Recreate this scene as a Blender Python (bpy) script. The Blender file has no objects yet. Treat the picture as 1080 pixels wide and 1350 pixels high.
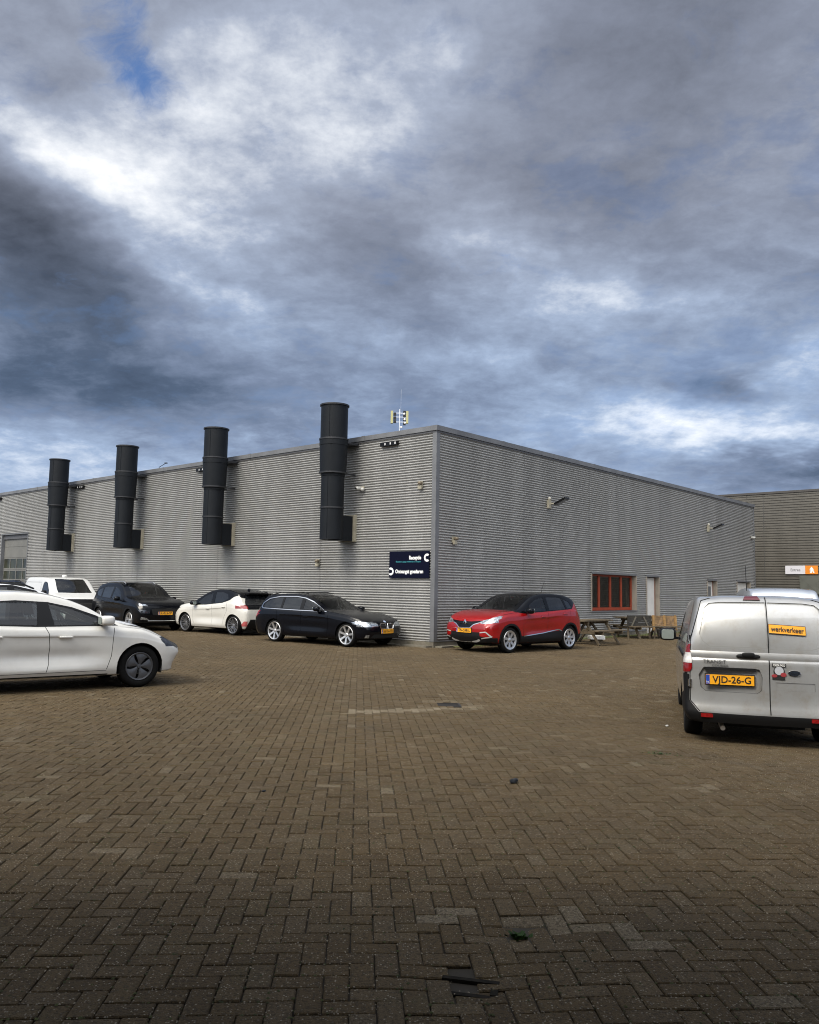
import bpy, bmesh, math, random
from math import sin, cos, pi, radians, sqrt, exp
from mathutils import Vector, Matrix
from mathutils.bvhtree import BVHTree

S = bpy.context.scene
COL = S.collection
random.seed(7)
V = Vector

# ---------------------------------------------------------------- camera
PITCH, ROLL, FPX = 0.0942067, 0.0188292, 1079.618
cam_d = bpy.data.cameras.new('camera')
cam_d.sensor_fit = 'HORIZONTAL'; cam_d.sensor_width = 36.0
cam_d.lens = 36.0 * FPX / 1080.0
cam_d.clip_start = 0.05; cam_d.clip_end = 3000
cam = bpy.data.objects.new('camera', cam_d); COL.objects.link(cam)
fw = V((0, cos(PITCH), sin(PITCH))); up = V((0, -sin(PITCH), cos(PITCH))); rt = V((1, 0, 0))
# the picture is rotated clockwise, so the camera rolls counter-clockwise
rt2 = rt * cos(ROLL) + up * sin(ROLL); up2 = -rt * sin(ROLL) + up * cos(ROLL)
Mc = Matrix((rt2, up2, -fw)).transposed().to_4x4(); Mc.translation = V((0, 0, 1.6))
cam.matrix_world = Mc
S.camera = cam

# ---------------------------------------------------------------- exposure
S.view_settings.view_transform = 'Standard'; S.view_settings.look = 'None'
S.view_settings.exposure = 0.80; S.view_settings.gamma = 1.0
S.render.engine = 'CYCLES'
S.view_settings.use_curve_mapping = False
S.cycles.pixel_filter_type = 'BLACKMAN_HARRIS'; S.cycles.filter_width = 1.05

# ---------------------------------------------------------------- sun
SUN_AZ, SUN_EL = radians(226), radians(48)      # azimuth clockwise from +Y
sd = V((sin(SUN_AZ) * cos(SUN_EL), cos(SUN_AZ) * cos(SUN_EL), sin(SUN_EL)))
sun_d = bpy.data.lights.new('sun', 'SUN'); sun_d.energy = 1.75; sun_d.angle = radians(24)
sun_d.color = (1.0, 0.93, 0.80)
sun = bpy.data.objects.new('sun', sun_d); COL.objects.link(sun)
sun.rotation_euler = (-sd).to_track_quat('-Z', 'Y').to_euler()

# ---------------------------------------------------------------- node helpers
class NT:
    def __init__(s, tree): s.t = tree; s.n = tree.nodes; s.l = tree.links
    def new(s, typ, **kw):
        n = s.n.new(typ)
        for k, v in kw.items(): setattr(n, k, v)
        return n
    def put(s, sock, v):
        if v is None: return
        if hasattr(v, 'links'): s.l.new(v, sock)
        else: sock.default_value = v
    def m(s, op, a, b=None, c=None, clamp=False):
        n = s.new('ShaderNodeMath', operation=op, use_clamp=clamp)
        s.put(n.inputs[0], a); s.put(n.inputs[1], b); s.put(n.inputs[2], c)
        return n.outputs[0]
    def vm(s, op, a, b=None, scale=None):
        n = s.new('ShaderNodeVectorMath', operation=op)
        s.put(n.inputs[0], a); s.put(n.inputs[1], b)
        if scale is not None: s.put(n.inputs[3], scale)
        return n.outputs[1] if op in ('LENGTH', 'DOT_PRODUCT') else n.outputs[0]
    def noise(s, vec, scale, detail=4, rough=.55, dist=0.0, dim='3D'):
        n = s.new('ShaderNodeTexNoise'); n.noise_dimensions = dim
        s.put(n.inputs['Vector'], vec)
        n.inputs['Scale'].default_value = scale; n.inputs['Detail'].default_value = detail
        n.inputs['Roughness'].default_value = rough; n.inputs['Distortion'].default_value = dist
        return n.outputs['Fac'], n.outputs['Color']
    def ramp(s, fac, stops, interp='LINEAR'):
        n = s.new('ShaderNodeValToRGB'); cr = n.color_ramp; cr.interpolation = interp
        while len(cr.elements) < len(stops): cr.elements.new(0.5)
        for e, (p, c) in zip(cr.elements, stops):
            e.position = p; e.color = (*c, 1) if len(c) == 3 else c
        s.put(n.inputs[0], fac); return n.outputs[0]
    def mix(s, fac, a, b, blend='MIX'):
        n = s.new('ShaderNodeMix', data_type='RGBA', blend_type=blend)
        s.put(n.inputs[0], fac)
        for i, v in ((6, a), (7, b)):
            if isinstance(v, tuple) and len(v) == 3: v = (*v, 1)
            s.put(n.inputs[i], v)
        return n.outputs[2]
    def sstep(s, x, a, b):
        n = s.new('ShaderNodeMapRange', interpolation_type='SMOOTHSTEP')
        s.put(n.inputs[0], x); n.inputs[1].default_value = a; n.inputs[2].default_value = b
        return n.outputs[0]
    def sepxyz(s, v):
        n = s.new('ShaderNodeSeparateXYZ'); s.put(n.inputs[0], v); return n.outputs
    def comb(s, x, y, z):
        n = s.new('ShaderNodeCombineXYZ')
        for i, v in enumerate((x, y, z)): s.put(n.inputs[i], v)
        return n.outputs[0]

# ---------------------------------------------------------------- sky
W = bpy.data.worlds.new('World'); S.world = W; W.use_nodes = True
W.node_tree.nodes.clear()
w = NT(W.node_tree)
tc = w.new('ShaderNodeTexCoord').outputs['Generated']
dx, dy, dz = w.sepxyz(tc)
DEG = 180 / pi
hor = w.m('SQRT', w.m('ADD', w.m('MULTIPLY', dx, dx), w.m('MULTIPLY', dy, dy)))
az = w.m('MULTIPLY', w.m('ARCTAN2', dx, dy), DEG)
el = w.m('MULTIPLY', w.m('ARCTAN2', dz, hor), DEG)
# cloud-deck coordinates: the deck recedes towards the horizon
den = w.m('ADD', w.m('MAXIMUM', dz, 0.0), 0.24)
P = w.comb(w.m('DIVIDE', dx, den), w.m('DIVIDE', dy, den), 0.0)
Pr = w.vm('ADD', P, (3.7, 1.3, 0.0))
wf, wc = w.noise(Pr, 1.7, 5, .6)
wx, wy, wz = w.sepxyz(wc)
az2 = w.m('ADD', az, w.m('MULTIPLY', w.m('SUBTRACT', wx, .5), 16.0))
el2 = w.m('ADD', el, w.m('MULTIPLY', w.m('SUBTRACT', wy, .5), 7.0))
BLOBS = [(-19.6,25.2,6.8,2.1,-15,0.46),(-25.5,26.2,4.2,1.3,-20,0.25),(-16.4,31.3,8.0,4.0,20,0.22),(-5.7,33.6,10.1,4.7,0,0.18),
(-12.7,19.8,4.2,0.9,-10,0.30),(-3.8,29.5,2.2,1.2,0,0.22),(5.7,23.8,6.4,1.9,-20,0.20),(13.7,20.1,6.5,1.2,3,0.30),
(18.6,11.0,7.8,1.5,-8,0.34),(23.3,9.8,4.0,1.1,0,0.25),(26.1,15.0,2.6,2.8,0,0.20),(5.2,16.2,5.8,1.1,8,0.20),(-25.0,6.6,7.5,2.2,5,0.22),
(-26.9,22.2,5.5,1.9,-20,-0.33),(-23.4,17.8,9.3,2.7,-18,-0.36),(-24.5,12.9,11.6,1.9,-3,-0.22),(-12.8,11.0,15.9,2.5,-5,-0.10),
(18.9,32.7,11.1,4.9,0,-0.20),(21.0,13.8,4.1,0.9,-4,-0.28),(25.5,8.4,3.8,1.1,0,-0.38),(-4.2,23.0,6.0,2.4,0,-0.15),
(-25.6,29.6,3.3,2.3,0,-0.12),(11.6,26.6,7.7,2.2,-10,-0.12),(-12.0,28.5,9.0,5.0,0,0.16)]
def blob(a0, e0, sx, sy, rot, amp):
    c, s_ = cos(radians(rot)), sin(radians(rot))
    da = w.m('SUBTRACT', az2, a0); de = w.m('SUBTRACT', el2, e0)
    u = w.m('ADD', w.m('MULTIPLY', da, c / sx), w.m('MULTIPLY', de, s_ / sx))
    v = w.m('ADD', w.m('MULTIPLY', da, -s_ / sy), w.m('MULTIPLY', de, c / sy))
    q = w.m('ADD', w.m('MULTIPLY', u, u), w.m('MULTIPLY', v, v))
    return w.m('MULTIPLY', w.m('EXPONENT', w.m('MULTIPLY', q, -.75)), amp)
acc = 0.56
for b in BLOBS: acc = w.m('ADD', blob(*b), acc)
n1, _ = w.noise(w.vm('ADD', Pr, w.vm('SCALE', wc, None, 0.30)), 2.1, 8, .60)
n2, _ = w.noise(w.vm('MULTIPLY', w.vm('ADD', Pr, w.vm('SCALE', wc, None, 0.12)), (1.0, 1.1, 1.0)), 8.0, 11, .64)
acc = w.m('ADD', acc, w.m('MULTIPLY', w.m('SUBTRACT', n1, .5), 0.46))
acc = w.m('ADD', acc, w.m('MULTIPLY', w.m('SUBTRACT', n2, .5), 0.56))
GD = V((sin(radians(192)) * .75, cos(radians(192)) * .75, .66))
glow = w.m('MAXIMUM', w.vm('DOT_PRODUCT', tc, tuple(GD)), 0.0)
acc = w.m('ADD', acc, w.m('MULTIPLY', w.m('POWER', glow, 1.15), .92))   # glow added behind the camera to light facades and car sides
n3, _ = w.noise(w.vm('ADD', Pr, (9.1, 4.3, .7)), 15.0, 9, .62)
acc = w.m('ADD', acc, w.m('MULTIPLY', w.m('MULTIPLY', w.m('SUBTRACT', n3, .48), .75), w.sstep(acc, .45, .95)))
acc = w.m('ADD', acc, w.m('MULTIPLY', w.sstep(el, 19, 6), .07))
acc = w.m('MULTIPLY', acc, .72)
low = w.ramp(acc, [(0, (.026, .039, .064)), (.18, (.054, .078, .124)), (.36, (.126, .162, .238)), (.54, (.225, .290, .405)), (.72, (.42, .47, .55)), (1, (.68, .69, .70))])
high = w.ramp(acc, [(0, (.046, .052, .068)), (.18, (.090, .100, .128)), (.36, (.150, .168, .216)), (.54, (.235, .266, .335)), (.72, (.42, .445, .49)), (1, (.70, .70, .70))])
cloud = w.mix(w.sstep(el, 12, 28), low, high)
sky = w.new('ShaderNodeTexSky', sky_type='NISHITA'); sky.sun_disc = False
sky.sun_elevation = SUN_EL; sky.sun_rotation = SUN_AZ; sky.air_density = 1.0; sky.dust_density = .6
blue = w.mix(1.0, sky.outputs[0], (.032, .058, .088), 'MULTIPLY')
# openings in the deck: one clear hole up left, thin bluish gaps low on the right
hole = w.m('ADD', blob(-22.0, 33.0, 4.8, 2.3, -30, 1.15), blob(-20.8, 31.4, 1.6, 1.3, 0, .40))
hn, _ = w.noise(w.vm('ADD', Pr, w.vm('SCALE', wc, None, .5)), 4.5, 10, .68)
hole = w.m('ADD', hole, w.m('MULTIPLY', w.m('SUBTRACT', hn, .5), 3.4))
hole = w.m('MULTIPLY', w.sstep(hole, .35, 1.5), .85)
gap = w.m('MULTIPLY', w.sstep(w.m('SUBTRACT', n1, w.m('MULTIPLY', n2, .9)), .05, .22), .16)
hf = w.m('MAXIMUM', hole, gap)
pale = w.mix(w.sstep(el, 30, 4), blue, (.20, .30, .50))
final = w.mix(hf, cloud, w.mix(w.sstep(el, 26, 20), blue, pale))
# added fill: sky behind the camera is made several times brighter
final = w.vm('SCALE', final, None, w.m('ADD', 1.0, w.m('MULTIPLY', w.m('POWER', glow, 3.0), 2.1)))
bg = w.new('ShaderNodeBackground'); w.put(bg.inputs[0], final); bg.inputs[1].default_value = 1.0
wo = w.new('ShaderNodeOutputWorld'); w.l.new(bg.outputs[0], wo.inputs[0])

# ---------------------------------------------------------------- materials
MATS = {}
def mat(name, color, rough=.6, metal=0.0, coat=0.0, spec=.5, var=0.0, vscale=3.0, bump=0.0, bscale=60.0, dirt=None):
    if name in MATS: return MATS[name]
    m = bpy.data.materials.new(name); m.use_nodes = True; t = NT(m.node_tree)
    b = t.n['Principled BSDF']
    b.inputs['Base Color'].default_value = (*color, 1); b.inputs['Roughness'].default_value = rough
    b.inputs['Metallic'].default_value = metal; b.inputs['Coat Weight'].default_value = coat
    b.inputs['Coat Roughness'].default_value = .06; b.inputs['Specular IOR Level'].default_value = spec
    oc = t.new('ShaderNodeTexCoord').outputs['Object']
    if var or dirt:
        f, _ = t.noise(oc, vscale, 6, .62)
        c = t.mix(t.sstep(f, .3, .7), tuple(x * (1 - var) for x in color), tuple(min(1, x * (1 + var)) for x in color))
        if dirt:
            f2, _ = t.noise(oc, vscale * 2.7, 6, .7)
            c = t.mix(t.m('MULTIPLY', t.sstep(f2, .45, .8), dirt[1]), c, dirt[0])
        t.put(b.inputs['Base Color'], c)
        t.put(b.inputs['Roughness'], t.m('ADD', t.m('MULTIPLY', f, .03 if coat else .2), rough - (.015 if coat else .1)))
    if bump:
        f3, _ = t.noise(oc, bscale, 4, .6)
        bn = t.new('ShaderNodeBump'); bn.inputs['Strength'].default_value = bump; bn.inputs['Distance'].default_value = .01
        t.put(bn.inputs['Height'], f3); t.put(b.inputs['Normal'], bn.outputs[0])
    MATS[name] = m; return m

def glassmat(name, tint, opac, rough=.03):
    if name in MATS: return MATS[name]
    m = bpy.data.materials.new(name); m.use_nodes = True; t = NT(m.node_tree); t.n.clear()
    gl = t.new('ShaderNodeBsdfGlossy'); gl.inputs['Roughness'].default_value = rough; gl.inputs['Color'].default_value = (1, 1, 1, 1)
    tr = t.new('ShaderNodeBsdfTransparent'); tr.inputs['Color'].default_value = (*tint, 1)
    df = t.new('ShaderNodeBsdfDiffuse'); df.inputs['Color'].default_value = (.012, .014, .017, 1)
    a = t.new('ShaderNodeMixShader'); a.inputs[0].default_value = opac; t.l.new(tr.outputs[0], a.inputs[1]); t.l.new(df.outputs[0], a.inputs[2])
    fr = t.new('ShaderNodeFresnel'); fr.inputs[0].default_value = 1.52
    ff = t.m('ADD', t.m('MULTIPLY', fr.outputs[0], 1.0), .02, clamp=True)
    b = t.new('ShaderNodeMixShader'); t.put(b.inputs[0], ff); t.l.new(a.outputs[0], b.inputs[1]); t.l.new(gl.outputs[0], b.inputs[2])
    o = t.new('ShaderNodeOutputMaterial'); t.l.new(b.outputs[0], o.inputs[0])
    MATS[name] = m; return m

M_glass = glassmat('car_glass', (.66, .71, .71), .06)
M_tint = glassmat('tinted_glass', (.12, .13, .15), .75)
M_black = mat('black_trim', (.003, .003, .0035), .35, spec=.3)
M_plastic = mat('black_plastic', (.006, .006, .0065), .6, spec=.25, bump=.1, bscale=400)
M_rubber = mat('rubber', (.005, .005, .005), .85, spec=.2, var=.3, vscale=9)
M_dark = mat('dark_void', (.006, .006, .006), .9)
M_chrome = mat('chrome', (.75, .75, .76), .14, metal=1)
M_alloy = mat('silver_alloy', (.62, .62, .62), .32, metal=.85, var=.1, vscale=14)
M_darkalloy = mat('dark_alloy', (.035, .037, .042), .4, metal=.3)
M_lamp = mat('lamp_lens', (.42, .45, .48), .12, metal=.75, coat=1, var=.6, vscale=22)
M_lampdark = mat('lamp_dark', (.04, .045, .055), .08, metal=.4, coat=1, var=.6, vscale=20)
M_red = mat('tail_red', (.21, .004, .005), .2, coat=.6, var=.25, vscale=30)
M_whitelens = mat('white_lens', (.62, .60, .58), .15, coat=1, var=.2, vscale=20)
M_seat = mat('seat_cloth', (.025, .026, .028), .85)
M_plate = mat('plate_yellow', (.80, .36, .012), .45)
M_plateblue = mat('plate_blue', (.012, .06, .36), .45)
M_ink = mat('black_ink', (.010, .010, .010), .6)
M_white = mat('white_paint', (.72, .71, .68), .5)

# ---------------------------------------------------------------- mesh helpers
def tag(o, label=None, cat=None, group=None, kind=None):
    if label: o['label'] = label
    if cat: o['category'] = cat
    if group: o['group'] = group
    if kind: o['kind'] = kind
    return o
def empty(name, loc=(0, 0, 0), rz=0.0, label=None, cat=None, group=None):
    o = bpy.data.objects.new(name, None); COL.objects.link(o); o.location = loc; o.rotation_euler = (0, 0, rz)
    o.empty_display_size = .3
    return tag(o, label, cat, group)
def link(name, me, parent=None, m=None):
    o = bpy.data.objects.new(name, me); COL.objects.link(o)
    if m is not None and not me.materials: me.materials.append(m)
    if parent is not None: o.parent = parent
    return o
def finish(name, bm, m=None, parent=None, smooth=False, bevel=0.0, ang=35):
    if bevel > 0:
        es = [e for e in bm.edges if e.is_manifold and e.calc_face_angle(0) > radians(30)]
        if es: bmesh.ops.bevel(bm, geom=es, offset=bevel, segments=2, affect='EDGES', profile=.6)
        smooth = True
    me = bpy.data.meshes.new(name); bm.to_mesh(me); bm.free()
    if smooth:
        for p in me.polygons: p.use_smooth = True
        me.set_sharp_from_angle(angle=radians(ang))
    return link(name, me, parent, m)
def box(bm, x0, x1, y0, y1, z0, z1, M=None):
    vs = [bm.verts.new((x, y, z)) for x in (x0, x1) for y in (y0, y1) for z in (z0, z1)]
    for f in ((0, 1, 3, 2), (4, 6, 7, 5), (0, 4, 5, 1), (2, 3, 7, 6), (0, 2, 6, 4), (1, 5, 7, 3)):
        bm.faces.new([vs[i] for i in f])
    if M is not None:
        for v in vs: v.co = M @ v.co
    return vs
def beam(bm, a, b, wd, th, upv=(0, 0, 1)):
    a, b = V(a), V(b); d = (b - a); L = d.length; d.normalize()
    s_ = d.cross(V(upv)).normalized(); u = s_.cross(d).normalized()
    M = Matrix((d, s_, u)).transposed().to_4x4(); M.translation = a
    return box(bm, 0, L, -wd / 2, wd / 2, -th / 2, th / 2, M)
def tube(bm, a, b, r0, r1=None, n=16, caps=True):
    if r1 is None: r1 = r0
    a, b = V(a), V(b); d = (b - a).normalized()
    s_ = d.cross(V((0, 0, 1)) if abs(d.z) < .9 else V((1, 0, 0))).normalized(); u = s_.cross(d)
    A = [bm.verts.new(a + (s_ * cos(2 * pi * i / n) + u * sin(2 * pi * i / n)) * r0) for i in range(n)]
    B = [bm.verts.new(b + (s_ * cos(2 * pi * i / n) + u * sin(2 * pi * i / n)) * r1) for i in range(n)]
    for i in range(n): bm.faces.new((A[i], A[(i + 1) % n], B[(i + 1) % n], B[i]))
    if caps: bm.faces.new(A[::-1]); bm.faces.new(B)
def lathe(bm, prof, n=32, axis='y', M=None):
    rings = []
    for (r, h) in prof:
        ring = []
        for i in range(n):
            a = 2 * pi * i / n
            c = V((r * cos(a), h, r * sin(a))) if axis == 'y' else V((r * cos(a), r * sin(a), h))
            if M is not None: c = M @ c
            ring.append(bm.verts.new(c))
        rings.append(ring)
    for A, B in zip(rings, rings[1:]):
        for i in range(n):
            try: bm.faces.new((A[i], A[(i + 1) % n], B[(i + 1) % n], B[i]))
            except ValueError: pass
def sblob(bm, c, r, e=1.0, nu=16, nv=10, M=None):
    def sp(v, p): return math.copysign(abs(v) ** p, v)
    rows = []
    for j in range(nv + 1):
        ph = -pi / 2 + pi * j / nv; row = []
        for i in range(nu):
            th = 2 * pi * i / nu
            p = V((c[0] + r[0] * sp(cos(ph), e) * sp(cos(th), e), c[1] + r[1] * sp(cos(ph), e) * sp(sin(th), e), c[2] + r[2] * sp(sin(ph), e)))
            if M is not None: p = M @ p
            row.append(bm.verts.new(p))
        rows.append(row)
    for A, B in zip(rows, rows[1:]):
        for i in range(nu): bm.faces.new((A[i], A[(i + 1) % nu], B[(i + 1) % nu], B[i]))
    bmesh.ops.remove_doubles(bm, verts=[v for r_ in rows for v in r_], dist=1e-5)
def one(name, fn, m, parent=None, **kw):
    bm = bmesh.new(); fn(bm); return finish(name, bm, m, parent, **kw)
TXT = {}
def text_mesh(s, size=1.0, ext=.0, bold=0.0):
    k = (s, size, ext, bold)
    if k not in TXT:
        cu = bpy.data.curves.new('lettering', 'FONT'); cu.body = s; cu.size = size; cu.extrude = ext; cu.offset = bold
        cu.align_x = 'CENTER'; cu.align_y = 'CENTER'; cu.resolution_u = 3
        o = bpy.data.objects.new('lettering', cu)
        TXT[k] = bpy.data.meshes.new_from_object(o); bpy.data.objects.remove(o)
    return TXT[k].copy()
def text_obj(name, s, size, m, parent, origin, right, upv, bold=0.0, width=None, ext=.001):
    me = text_mesh(s, size, ext, bold)
    xs = [v.co.x for v in me.vertices]; sx = 1.0
    if width: sx = width / (max(xs) - min(xs))
    r = V(right).normalized(); u = V(upv).normalized(); n = r.cross(u)
    M = Matrix((r * sx, u, n)).transposed().to_4x4(); M.translation = V(origin)
    me.transform(M); return link(name, me, parent, m)

# ---------------------------------------------------------------- ground
def gz(x, y):
    z = -.13 * exp(-(((x - 4.6) / 2.6) ** 2 + ((y - 10.7) / 2.6) ** 2))
    z += -.02 * exp(-(((x - .6) / 1.2) ** 2 + ((y - 11.8) / 1.0) ** 2))
    z += -.025 * exp(-(((x - .28) / .30) ** 2 + ((y - 3.52) / .28) ** 2)) - .03 * exp(-(((x - .56) / .22) ** 2 + ((y - 4.05) / .15) ** 2))
    z += .008 * sin(x * .9 + 1) * sin(y * .7)
    return z

def ground_mat():
    m = bpy.data.materials.new('joint_sand'); m.use_nodes = True; t = NT(m.node_tree); b = t.n['Principled BSDF']
    oc = t.new('ShaderNodeTexCoord').outputs['Object']
    f, _ = t.noise(oc, 1.3, 5, .6); g, _ = t.noise(oc, 60, 3, .6)
    c = t.mix(t.sstep(f, .52, .72), (.030, .025, .018), (.030, .042, .014))
    c = t.mix(t.m('MULTIPLY', g, .5), c, (.07, .055, .035))
    t.put(b.inputs['Base Color'], c); b.inputs['Roughness'].default_value = .95
    return m
def paver_mat(island):
    m = bpy.data.materials.new('concrete_paver' + ('_row' if island else '')); m.use_nodes = True; t = NT(m.node_tree); b = t.n['Principled BSDF']
    geo = t.new('ShaderNodeNewGeometry'); pos = geo.outputs['Position']
    rnd = geo.outputs['Random Per Island'] if island else t.new('ShaderNodeObjectInfo').outputs['Random']
    at = t.new('ShaderNodeAttribute'); at.attribute_name = 'tint'; tint = at.outputs['Fac']
    base = t.ramp(rnd, [(0, (.076, .052, .025)), (.3, (.090, .062, .030)), (.55, (.099, .069, .034)), (.8, (.092, .066, .036)), (1, (.112, .081, .044))])
    big, _ = t.noise(pos, .22, 4, .6)
    base = t.mix(1.0, base, t.ramp(big, [(.3, (.80, .80, .80)), (.7, (1.15, 1.13, 1.08))]), 'MULTIPLY')
    mid, _ = t.noise(pos, 2.3, 5, .65)
    base = t.mix(t.m('MULTIPLY', t.sstep(mid, .5, .75), .35), base, (.085, .075, .038))
    sn, _ = t.noise(t.vm('ADD', pos, (5.2, 1.7, 0)), .55, 6, .68)
    base = t.mix(t.m('MULTIPLY', t.sstep(sn, .56, .70), .38), base, (.034, .027, .018))
    base = t.mix(tint, base, (.26, .22, .155))
    # exposed aggregate: pale and dark grains
    vo = t.new('ShaderNodeTexVoronoi'); vo.inputs['Scale'].default_value = 105; t.put(vo.inputs['Vector'], pos)
    vr, vg, vb = t.sepxyz(vo.outputs['Color'])
    grain = t.m('MULTIPLY', t.sstep(vr, .80, .90), t.sstep(vo.outputs['Distance'], .55, .25))
    base = t.mix(t.m('MULTIPLY', grain, .8), base, (.30, .265, .205))
    dk = t.m('MULTIPLY', t.sstep(vg, .62, .8), .55)
    base = t.mix(dk, base, (.036, .027, .017))
    fine, _ = t.noise(pos, 210, 3, .7)
    base = t.mix(1.0, base, t.ramp(fine, [(.3, (.6, .6, .6)), (.7, (1.3, 1.3, 1.3))]), 'MULTIPLY')
    t.put(b.inputs['Base Color'], base)
    b.inputs['Roughness'].default_value = .88; b.inputs['Specular IOR Level'].default_value = .25
    bn = t.new('ShaderNodeBump'); bn.inputs['Strength'].default_value = .75; bn.inputs['Distance'].default_value = .004
    t.put(bn.inputs['Height'], t.m('ADD', t.m('MULTIPLY', vo.outputs['Distance'], -1.0), fine)); t.put(b.inputs['Normal'], bn.outputs[0])
    return m
M_sand = ground_mat(); M_pav = paver_mat(False); M_pavrow = paver_mat(True)

# base sheet that carries the pavers and runs on to the horizon
def base_sheet():
    bm = bmesh.new()
    xs = [-900, -300, -120, -60, -40] + [-30 + i * 1.0 for i in range(61)] + [40, 60, 120, 300, 900]
    ys = [-300, -60, -10, 0, 1.5] + [2.2 + i * .25 for i in range(52)] + [16 + i * 1.5 for i in range(20)] + [60, 120, 300, 1200]
    xs = sorted(set(xs + [-1 + i * .2 for i in range(20)]))
    g = [[bm.verts.new((x, y, gz(x, y) - .014)) for x in xs] for y in ys]
    for j in range(len(ys) - 1):
        for i in range(len(xs) - 1): bm.faces.new((g[j][i], g[j][i + 1], g[j + 1][i + 1], g[j + 1][i]))
    o = finish('yard_ground', bm, M_sand, smooth=True, ang=80); return tag(o, 'sandy ground bed of the brick paved yard', kind='structure')
base_sheet()
yard = tag(empty('paved_yard', label='brown brick paved yard laid in herringbone'), kind='structure')

K = V((.7342225, 23.1225775, 0)); YAW = .8388009
DL = V((-sin(YAW), cos(YAW), 0)); DR = V((cos(YAW), sin(YAW), 0))
def TW(x, y, z=0): return K + DR * x + DL * y + V((0, 0, z))
def inhall(x, y, mg=.12):
    p = V((x, y, 0)) - K; return p.dot(DR) > -mg and p.dot(DL) > -mg

# tint patches (repaired, lighter pavers): (centre x, y, half sizes, strength)
def tint_at(x, y):
    r = random.random()
    # curved line of pale pavers leading to the drain
    if -.8 < x < 1.0 and abs(y - (11.05 + .42 * (x + .25))) < .16: return .40 + .3 * r if r > .15 else .1
    if .2 < x < 1.1 and 11.4 < y < 12.8 and r > .6: return .18
    if .10 < x < .62 and 4.12 < y < 4.34 and r > .2: return .30 * r + .12
    if .62 < x < .78 and 4.15 < y < 4.3: return .25
    if .82 < x < 1.18 and abs(y - (4.22 - .8 * (x - .82))) < .10: return .32
    if -.95 < x < -.8 and 4.72 < y < 4.83: return .25
    if r > .985: return .28
    if r < .02: return .14
    return 0.0
def pav_skip(x, y):
    if ((x - .54) / .07) ** 2 + ((y - 4.03) / .05) ** 2 < 1: return True
    if ((x - .28) / .13) ** 2 + ((y - 3.52) / .08) ** 2 < 1: return True
    if abs(x - .60) < .19 and abs(y - 11.87) < .19: return True
    return False
def build_pavers():
    Wd = .105; A = radians(3.4); ca, sa = cos(A), sin(A)
    lst = []
    R = 420
    for i in range(-R, R):
        for j in range(10, 460):
            c = (i - j) % 4
            if c == 0: u, v, L1, L2 = (i + 1) * Wd, (j + .5) * Wd, 2 * Wd, Wd
            elif c == 3: u, v, L1, L2 = (i + .5) * Wd, (j + 1) * Wd, Wd, 2 * Wd
            else: continue
            x = u * ca - v * sa; y = u * sa + v * ca
            if y < 2.75 or y > 44 or abs(x) > y * .54 + .9 or inhall(x, y): continue
            # areas no one sees: behind the hall's right wing and far left
            if pav_skip(x, y): continue
            lst.append((y * y + x * x * .2, x, y, L1, L2))
    lst.sort()
    near, rest = lst[:300], lst[300:]
    gap = .0028; ch = .0050
    def geom(L1, L2, rr):
        a, b = L1 / 2 - gap, L2 / 2 - gap
        a2, b2 = a - ch, b - ch
        j = lambda s: rr.uniform(-s, s)
        bot = [(-a, -b, -.016), (a, -b, -.016), (a, b, -.016), (-a, b, -.016)]
        midr = [(-a + j(.001), -b + j(.001), -.005), (a + j(.001), -b + j(.001), -.005), (a + j(.001), b + j(.001), -.005), (-a + j(.001), b + j(.001), -.005)]
        top = [(-a2 + j(.003), -b2 + j(.003), 0), (a2 + j(.003), -b2 + j(.0015), 0), (a2 + j(.0015), b2 + j(.0015), 0), (-a2 + j(.0015), b2 + j(.0015), 0)]
        vs = bot + midr + top
        fs = [(8, 9, 10, 11)] + [(k, (k + 1) % 4, 4 + (k + 1) % 4, 4 + k) for k in range(4)] + [(4 + k, 4 + (k + 1) % 4, 8 + (k + 1) % 4, 8 + k) for k in range(4)]
        return vs, fs
    # shared meshes for the nearest 300
    variants = {}
    def vmesh(vert, t, k):
        key = (vert, round(t, 1), k)
        if key not in variants:
            rr = random.Random(hash(key) % 9999)
            vs, fs = geom(*((.105, .21) if vert else (.21, .105)), rr)
            me = bpy.data.meshes.new('paver'); me.from_pydata(vs, [], fs)
            at = me.attributes.new('tint', 'FLOAT', 'FACE')
            for d in at.data: d.value = key[1]
            me.materials.append(M_pav); variants[key] = me
        return variants[key]
    for q, (d, x, y, L1, L2) in enumerate(near):
        o = bpy.data.objects.new('paver', vmesh(L1 < L2, tint_at(x, y), q % 3)); COL.objects.link(o); o.parent = yard
        sx = (gz(x + .05, y) - gz(x - .05, y)) / .1; sy = (gz(x, y + .05) - gz(x, y - .05)) / .1
        o.location = (x + random.uniform(-.0012, .0012), y + random.uniform(-.0012, .0012), gz(x, y) + random.uniform(-.003, .0032))
        o.rotation_euler = (sy + random.uniform(-.008, .008), -sx + random.uniform(-.008, .008), A + random.uniform(-.006, .006))
    vs_all, fs_all, tn = [], [], []
    for (d, x, y, L1, L2) in rest:
        vs, fs = geom(L1, L2, random); z0 = gz(x, y) + random.uniform(-.003, .0032); rz = A + random.uniform(-.007, .007)
        c, s_ = cos(rz), sin(rz); n0 = len(vs_all); tx, ty = random.uniform(-.017, .017), random.uniform(-.017, .017)
        tx += (gz(x + .05, y) - gz(x - .05, y)) / .1; ty += (gz(x, y + .05) - gz(x, y - .05)) / .1
        for (a, b, h) in vs: vs_all.append((x + a * c - b * s_, y + a * s_ + b * c, z0 + h + a * tx + b * ty))
        if y > 15: fs = fs[:1] + fs[5:]; 
        for f in fs: fs_all.append(tuple(n0 + k for k in f))
        t = tint_at(x, y); tn += [t] * len(fs)
    me = bpy.data.meshes.new('pavers_beyond'); me.from_pydata(vs_all, [], fs_all)
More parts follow.
